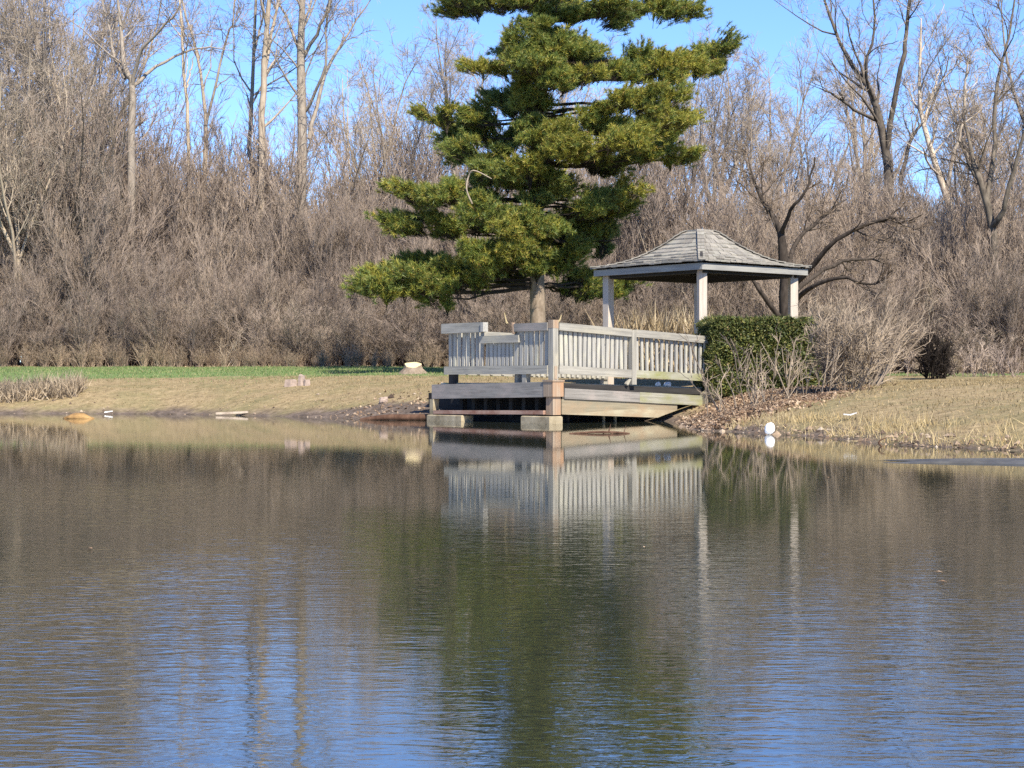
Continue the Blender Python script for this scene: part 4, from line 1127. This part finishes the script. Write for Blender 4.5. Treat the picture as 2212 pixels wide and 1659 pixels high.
# ------------------------------------------------------------------ dry reeds behind the railing
def reeds(px0, px1, Y, h, n, seed, label, name='dry_reeds', cat='reeds', mat='straw', w=(0.02, 0.05), group=None, depth=0.5, lean=0.22):
    rng = np.random.default_rng(seed)
    x0 = (px0 - 1106) / F22 * Y; x1 = (px1 - 1106) / F22 * Y
    cx_, w2 = (x0 + x1) / 2, (x1 - x0) / 2
    zb = H(cx_, Y)
    mb = MB()
    P = np.stack([rng.uniform(-1, 1, n) * w2, rng.uniform(-depth, depth, n), np.zeros(n)], 1)
    P[:, 2] = height(P[:, 0] + cx_, P[:, 1] + Y)[0] - zb - 0.03
    d = np.tile(np.array([0, 0, 1.0]), (n, 1)) + rng.normal(0, lean, (n, 3)); d /= np.linalg.norm(d, axis=1)[:, None]
    L = h * rng.uniform(0.55, 1.05, n)
    Wd = rng.uniform(w[0], w[1], n) / 2
    # each leaf: a tapering folded strip that may bend over
    a = np.cross(d, rng.normal(size=(n, 3))); a /= np.linalg.norm(a, axis=1)[:, None]
    m1 = P + d * (L * 0.55)[:, None]
    d2 = d + rng.normal(0, 0.35, (n, 3)); d2 /= np.linalg.norm(d2, axis=1)[:, None]
    tip = m1 + d2 * (L * 0.45)[:, None]
    V = np.stack([P - a * Wd[:, None], P + a * Wd[:, None], m1 + a * Wd[:, None] * 0.8, m1 - a * Wd[:, None] * 0.8, tip], 1).reshape(-1, 3)
    base = np.arange(n)[:, None] * 5
    mb.add(V, base + np.array([0, 1, 2, 3])); mb.F.append(base + np.array([3, 2, 4]))
    o = mb.build(name, M[mat], grain=False)
    o.location = (cx_, Y, zb)
    return tag(o, label, cat, group)
GD_ = 'dry reed clumps behind the pier'
reeds(1335, 1400, 41.2, 1.86, 260, 401, 'clump of dry tan reeds behind the railing just right of the left gazebo post', group=GD_, w=(0.03, 0.075), lean=0.32, mat='reed')
reeds(1395, 1455, 41.4, 1.86, 285, 402, 'clump of dry tan reeds behind the railing midway between two gazebo posts', group=GD_, w=(0.03, 0.075), lean=0.32, mat='reed')
reeds(1450, 1512, 41.0, 1.86, 285, 403, 'clump of dry tan reeds behind the railing touching the front gazebo post', group=GD_, w=(0.03, 0.075), lean=0.32, mat='reed')
reeds(1518, 1560, 41.6, 1.86, 124, 404, 'small clump of dry tan reeds right of the front gazebo post', group=GD_, w=(0.03, 0.075), lean=0.32, mat='reed')
# pale dead grass at the left shore
reeds(-40, 175, 40.6, 0.58, 1500, 405, 'pale dead grass tussock on the shore at the far left', 'dead_grass_clump', 'grass', 'palegrass', (0.012, 0.03), None, 0.55, 0.45)

# ------------------------------------------------------------------ grass, leaf litter
def scatter(n, xr, yr, cond, rng):
    X = rng.uniform(*xr, n); Y = rng.uniform(*yr, n)
    Z, Dd = height(X, Y)
    k = cond(X, Y, Dd)
    return X[k], Y[k], Z[k], Dd[k]
rng = np.random.default_rng(77)
def lawn_start(X): return np.interp(X, [-20, -12, -6, -2, 2, 6, 12], [3.0, 3.6, 4.6, 5.4, 8, 12.5, 15])
inpier = lambda X, Y: (((X - C0[0]) * math.cos(PR) + (Y - C0[1]) * math.sin(PR) > -0.3) & (-(X - C0[0]) * math.sin(PR) + (Y - C0[1]) * math.cos(PR) < 3.4) & (-(X - C0[0]) * math.sin(PR) + (Y - C0[1]) * math.cos(PR) > -0.2))
up1 = lambda n: np.tile(np.array([0, 0, 1.0]), (n, 1))
X, Y, Z, Dd = scatter(190000, (-16, 12), (14, 50), lambda X, Y, D: (D > 0.35) & (D < lawn_start(X) + 0.2 + rng.normal(0, 0.8, len(D)) + 0.9 * wob(X * 0.8, Y * 0.8)) & ~inpier(X, Y) & (np.abs(X) < Y * 0.30 + 0.5) & (litf(X, Y) < 0.35) & (litl(X, Y) + 0.25 * rng.random(len(X)) < 0.5), rng)
n = len(X); mb = MB(); blades(mb, np.stack([X, Y, Z - 0.01], 1), up1(n), rng.uniform(0.02, 0.075, n), rng.uniform(0.008, 0.018, n), rng, 0.7)
tag(mb.build('dry_grass', M['drygrass'], grain=False), 'short dry straw coloured grass covering the pond banks', 'grass', kind='stuff')
X, Y, Z, Dd = scatter(150000, (-19, 16), (34, 62), lambda X, Y, D: (D > lawn_start(X) - 0.2 + rng.normal(0, 0.8, len(D)) + 0.9 * wob(X * 0.8, Y * 0.8)) & (Y < edge_y(X) + 0.2) & (np.abs(X) < Y * 0.30 + 0.5), rng)
n = len(X); mb = MB(); blades(mb, np.stack([X, Y, Z - 0.01], 1), up1(n), rng.uniform(0.03, 0.08, n), rng.uniform(0.012, 0.025, n), rng, 0.5)
tag(mb.build('lawn_grass', M['lawn'], grain=False), 'short green grass of the mown lawn', 'grass', kind='stuff')
X, Y, Z, Dd = scatter(60000, (2.5, 8), (13.5, 29), lambda X, Y, D: (litf(X, Y) < 0.4) & (D > 0.02) & (D < 0.75) & (rng.random(len(D)) < 0.25 + 0.75 * (np.sin(X * 5 + Y * 3) > 0.1)), rng)
n = len(X); mb = MB(); blades(mb, np.stack([X, Y, Z - 0.01], 1), up1(n), rng.uniform(0.05, 0.20, n) * rng.choice([0.6, 1.0, 1.35], n), rng.uniform(0.005, 0.010, n), rng, 0.45)
tag(mb.build('shore_grass', M['straw'], grain=False), 'taller dry grass stems fringing the right shore', 'grass', kind='stuff')
X1, Y1, Z1, D1 = scatter(90000, (1.5, 7.5), (24.5, 33), lambda X, Y, D: (D > 0.05) & (rng.random(len(D)) < 0.6 * litf(X, Y)), rng)
X2, Y2, Z2, D2 = scatter(60000, (-18, 16), (45, 64), lambda X, Y, D: (np.abs(Y - edge_y(X) - 0.6) < 0.9), rng)
X3, Y3, Z3, D3 = scatter(9000, (-5, 0.5), (31.5, 37), lambda X, Y, D: (D > 0.1) & (rng.random(len(D)) < 0.14 * np.exp(-(((X + 1.9) / 1.7) ** 2 + ((Y - 33.6) / 1.4) ** 2))), rng)
P = np.stack([np.concatenate([X1, X2, X3]), np.concatenate([Y1, Y2, Y3]), np.concatenate([Z1, Z2, Z3]) + 0.012], 1)
mb = MB(); leaf_quads(mb, P, 0.038, rng, 1.0)
tag(mb.build('leaf_litter', M['litter'], grain=False), 'reddish brown fallen leaves lying on the slope and under the thicket', 'leaves', kind='stuff')

def pebbles():
    rng = np.random.default_rng(88)
    Xa, Ya, Za, Da = scatter(26000, (-14, 0), (31, 42), lambda X, Y, D: (D > -0.12) & (D < 1.6) & (rng.random(len(D)) < 0.03 + 0.5 * litl(X, Y) + 0.10 * np.exp(-(D / 0.25) ** 2)), rng)
    Xb, Yb, Zb, Db = scatter(26000, (2.3, 7), (14, 31), lambda X, Y, D: (D > -0.10) & (D < 0.35) & (rng.random(len(D)) < 0.5), rng)
    P = np.stack([np.concatenate([Xa, Xb]), np.concatenate([Ya, Yb]), np.concatenate([Za, Zb])], 1)
    m = len(P); r = np.exp(rng.normal(-3.9, 0.45, m))[:, None]
    o6 = np.array([(1, 0, 0), (0, 1, 0), (-1, 0, 0), (0, -1, 0), (0, 0, 0.7), (0, 0, -0.7)], float)
    a = rng.uniform(0, 6.28, m); c_, s_ = np.cos(a), np.sin(a)
    V = np.einsum('kj,mj->mkj', o6, np.ones((m, 3))) * (1 + rng.uniform(-0.35, 0.35, (m, 6, 1))) * r[:, None]
    V = np.stack([V[..., 0] * c_[:, None] - V[..., 1] * s_[:, None], V[..., 0] * s_[:, None] + V[..., 1] * c_[:, None], V[..., 2]], -1) + P[:, None]
    F = np.array([(0, 1, 4), (1, 2, 4), (2, 3, 4), (3, 0, 4), (1, 0, 5), (2, 1, 5), (3, 2, 5), (0, 3, 5)])
    mb = MB(); mb.add(V.reshape(-1, 3), (np.arange(m)[:, None, None] * 6 + F).reshape(-1, 3))
    tag(mb.build('pebbles', M['clod'], grain=False), 'clods and small stones strewn along the waterline', 'pebbles', kind='stuff')
pebbles()
rng2 = np.random.default_rng(91)
n = 420
Xw = rng2.uniform(-9, 6, n); Yw = rng2.uniform(3.2, 36, n) ; dw = shore_dist(Xw, Yw)
kp = (dw < -0.03) & (rng2.random(n) < 0.10 + 0.9 * np.exp(dw / 0.8)) & (np.abs(Xw) < Yw * 0.3)
mb = MB(); P = np.stack([Xw[kp], Yw[kp], np.full(kp.sum(), WL + 0.004)], 1)
m = len(P); a_ = rng2.uniform(0, 6.28, m); r_ = rng2.uniform(0.008, 0.022, m)
cs = np.stack([np.cos(a_), np.sin(a_), 0 * a_], 1) * r_[:, None]; sn = np.stack([-np.sin(a_), np.cos(a_), 0 * a_], 1) * (r_ * 0.5)[:, None]
hz = np.array([0, 0, 0.004])
mb.add(np.stack([P - cs, P + sn + hz, P + cs, P - sn + hz], 1).reshape(-1, 3), np.arange(4 * m).reshape(-1, 4))
tag(mb.build('floating_leaves', M['litter'], grain=False), 'small fallen leaves floating on the pond', 'leaves', kind='stuff')
# ------------------------------------------------------------------ small things on the banks
def stump():
    Y = 42.3; x = (892 - 1106) / F22 * Y; z = H(x, Y)
    t = empty('tree_stump', (x, Y, z), 0, 'cut tree stump with a bright pale top on the lawn left of the pier', 'tree stump')
    mb = MB(); n = 18; rings = []
    for r, zz in ((0.42, -0.05), (0.30, 0.05), (0.215, 0.13), (0.19, 0.21)):
        ring = []
        for k in range(n):
            a = 2 * math.pi * k / n
            q = r * (1 + 0.09 * math.sin(3 * a) + 0.06 * math.sin(5 * a + 1))
            zz_ = zz + (0.35 * (q * math.sin(a)) if zz > 0.2 else 0)
            ring.append((q * math.cos(a), q * math.sin(a), zz_))
        rings.append(ring)
    for a_, b_ in zip(rings[:-1], rings[1:]):
        for k in range(n): mb.add([a_[k], a_[(k + 1) % n], b_[(k + 1) % n], b_[k]], [[0, 1, 2, 3]])
    mb.build('bark', M['bark_pine'], t, smooth=True)
    mb = MB(); top = np.array(rings[-1]) + np.array([0, 0, 0.003])
    mb.add(np.concatenate([[top.mean(0)], top]), [(0, 1 + k, 1 + (k + 1) % n) for k in range(n)])
    mb.build('cut_face', M['cut'], t)
stump()

def shard(name, parts, mat, label, cat, px, py, Y, group=None):
    """angular broken stone made of skewed blocks joined in one mesh"""
    x = (px - 1106) / F22 * Y; z = H(x, Y)
    rg = np.random.default_rng(int(px)); mb = MB()
    for (cx_, cy_, cz_, sx, sy, sz, r) in parts:
        n = 7; ring = [(cx_ + sx * math.cos(r + 6.283 * k / n) * rg.uniform(0.8, 1.1), cy_ + sy * math.sin(r + 6.283 * k / n) * rg.uniform(0.8, 1.1)) for k in range(n)]
        bot = [(a_, b_, cz_ - sz) for a_, b_ in ring]
        top = [(cx_ + (a_ - cx_) * 0.72 + rg.uniform(-.02, .02), cy_ + (b_ - cy_) * 0.72, cz_ + sz * rg.uniform(0.75, 1.1)) for a_, b_ in ring]
        mb.hull(bot, top)
    o = mb.build(name, mat); o.location = (x, Y, z)
    return tag(o, label, cat, group)
shard('rock', [(-0.12, 0, 0.02, 0.17, 0.14, 0.13, 0.2), (0.12, 0.04, 0.07, 0.12, 0.12, 0.17, 1.0), (0.24, -0.06, 0.02, 0.09, 0.09, 0.12, 0.5)], M['stone'], 'broken pinkish rock lying on the brown bank', 'rock', 640, 840, 39.5)
Yo = wy(904); o = lump('rock', ((170 - 1106) / F22 * Yo, Yo, WL - 0.01), (0.30, 0.17, 0.105), M['ochre'], 71, 12, 18, rough=0.12)
tag(o, 'low ochre rock in the water at the left shore', 'rock')
o = lump('rock', (0, 0, 0), (0.09, 0.08, 0.08), M['stone'], 55); x = (828 - 1106) / F22 * 34.5; o.location = (x, 34.5, H(x, 34.5) + 0.04)
tag(o, 'small pale stone on the muddy bank left of the pier', 'rock')
# white things
Yd = 22.9; x = (1663 - 1106) / F22 * Yd
o = lump('white_jug', (x, Yd, WL + 0.075), (0.068, 0.06, 0.074), M['white'], 61, 10, 16, rough=0.05, tilt=0.5)
tag(o, 'bright white rounded lump lying at the edge of the right shore', 'litter')
mb = MB(); mb.bar((-0.02, 0, 0.0), (0.07, 0.01, 0.03), 0.08, 0.010, 0.6); mb.bar((-0.09, 0.01, 0.012), (-0.015, 0.0, 0.004), 0.06, 0.014)
o = mb.build('paper_scrap', M['white']); x = (1838 - 1106) / F22 * 22.6; o.location = (x, 22.6, H(x, 22.6) + 0.05)
tag(o, 'flat crumpled white scrap on the right bank above the waterline', 'litter')
mb = MB(); mb.bar((-0.08, 0, 0.0), (0.09, 0.02, 0.025), 0.07, 0.022, 0.7)
o = mb.build('paper_scrap', M['white']); x = (234 - 1106) / F22 * 38.6; o.location = (x, 38.6, WL + 0.04)
tag(o, 'flat white scrap at the waterline beside the ochre rock', 'litter')
# planks and logs on the left waterline
mb = MB(); mb.bar((-0.36, 0.02, 0.02), (0.30, -0.03, 0.05), 0.10, 0.045); mb.bar((0.05, 0.05, 0.0), (0.75, 0.0, 0.0), 0.06, 0.04)
o = mb.build('driftwood_plank', M['plank']); x = (505 - 1106) / F22 * 36.9; o.location = (x, 36.9, WL + 0.02)
tag(o, 'bleached plank floating along the left shore', 'plank')
P, R = spline([(-0.75, 0.2, 0.0), (-0.3, 0.08, 0.05), (0.2, 0.0, 0.05), (0.72, -0.12, 0.06)], [0.03, 0.05, 0.055, 0.06], 14)
mb = MB(); tubes(mb, P[None], R[None], 8); o = mb.build('log', M['log'], smooth=True, grain=False); x = (868 - 1106) / F22 * 32.1; o.location = (x, 32.1, WL)
tag(o, 'dark reddish log lying in the water against the bank left of the pier', 'log')
P, R = spline([(-0.42, 0, 0.0), (-0.1, 0.02, 0.018), (0.2, 0.0, 0.015), (0.36, -0.02, 0.0)], [0.012, 0.018, 0.018, 0.012], 12)
mb = MB(); tubes(mb, P[None], R[None], 6); Q, QR = grow(P[None], R[None], np.random.default_rng(2), 4, (0.4, 0.9), (0.8, 1.3), (0.15, 0.3), 4, 0.3); tubes(mb, Q, QR, 4)
o = mb.build('floating_stick', M['log'], smooth=True, grain=False); Yk = 23.4; x = (1300 - 1106) / F22 * Yk; o.location = (x, Yk, WL)
tag(o, 'thin dark stick floating in front of the pier', 'stick')
P, R = spline([(0.0, 0, 0.0), (-0.05, 0, 0.05), (-0.02, 0.0, 0.10), (0.06, 0.0, 0.13)], [0.012, 0.014, 0.012, 0.008], 12)
mb = MB(); tubes(mb, P[None], R[None], 6); P, R = spline([(0.0, 0, 0.0), (0.04, 0, -0.02), (0.10, 0.0, -0.03)], [0.012, 0.012, 0.008], 12); tubes(mb, P[None], R[None], 6)
o = mb.build('hooked_twig', M['log'], smooth=True, grain=False); o.scale = (0.65, 0.65, 0.65); x = (1905 - 1106) / F22 * 18.6; o.location = (x, 18.6, WL)
tag(o, 'hooked dark twig sticking out of the water at the right shore', 'stick')
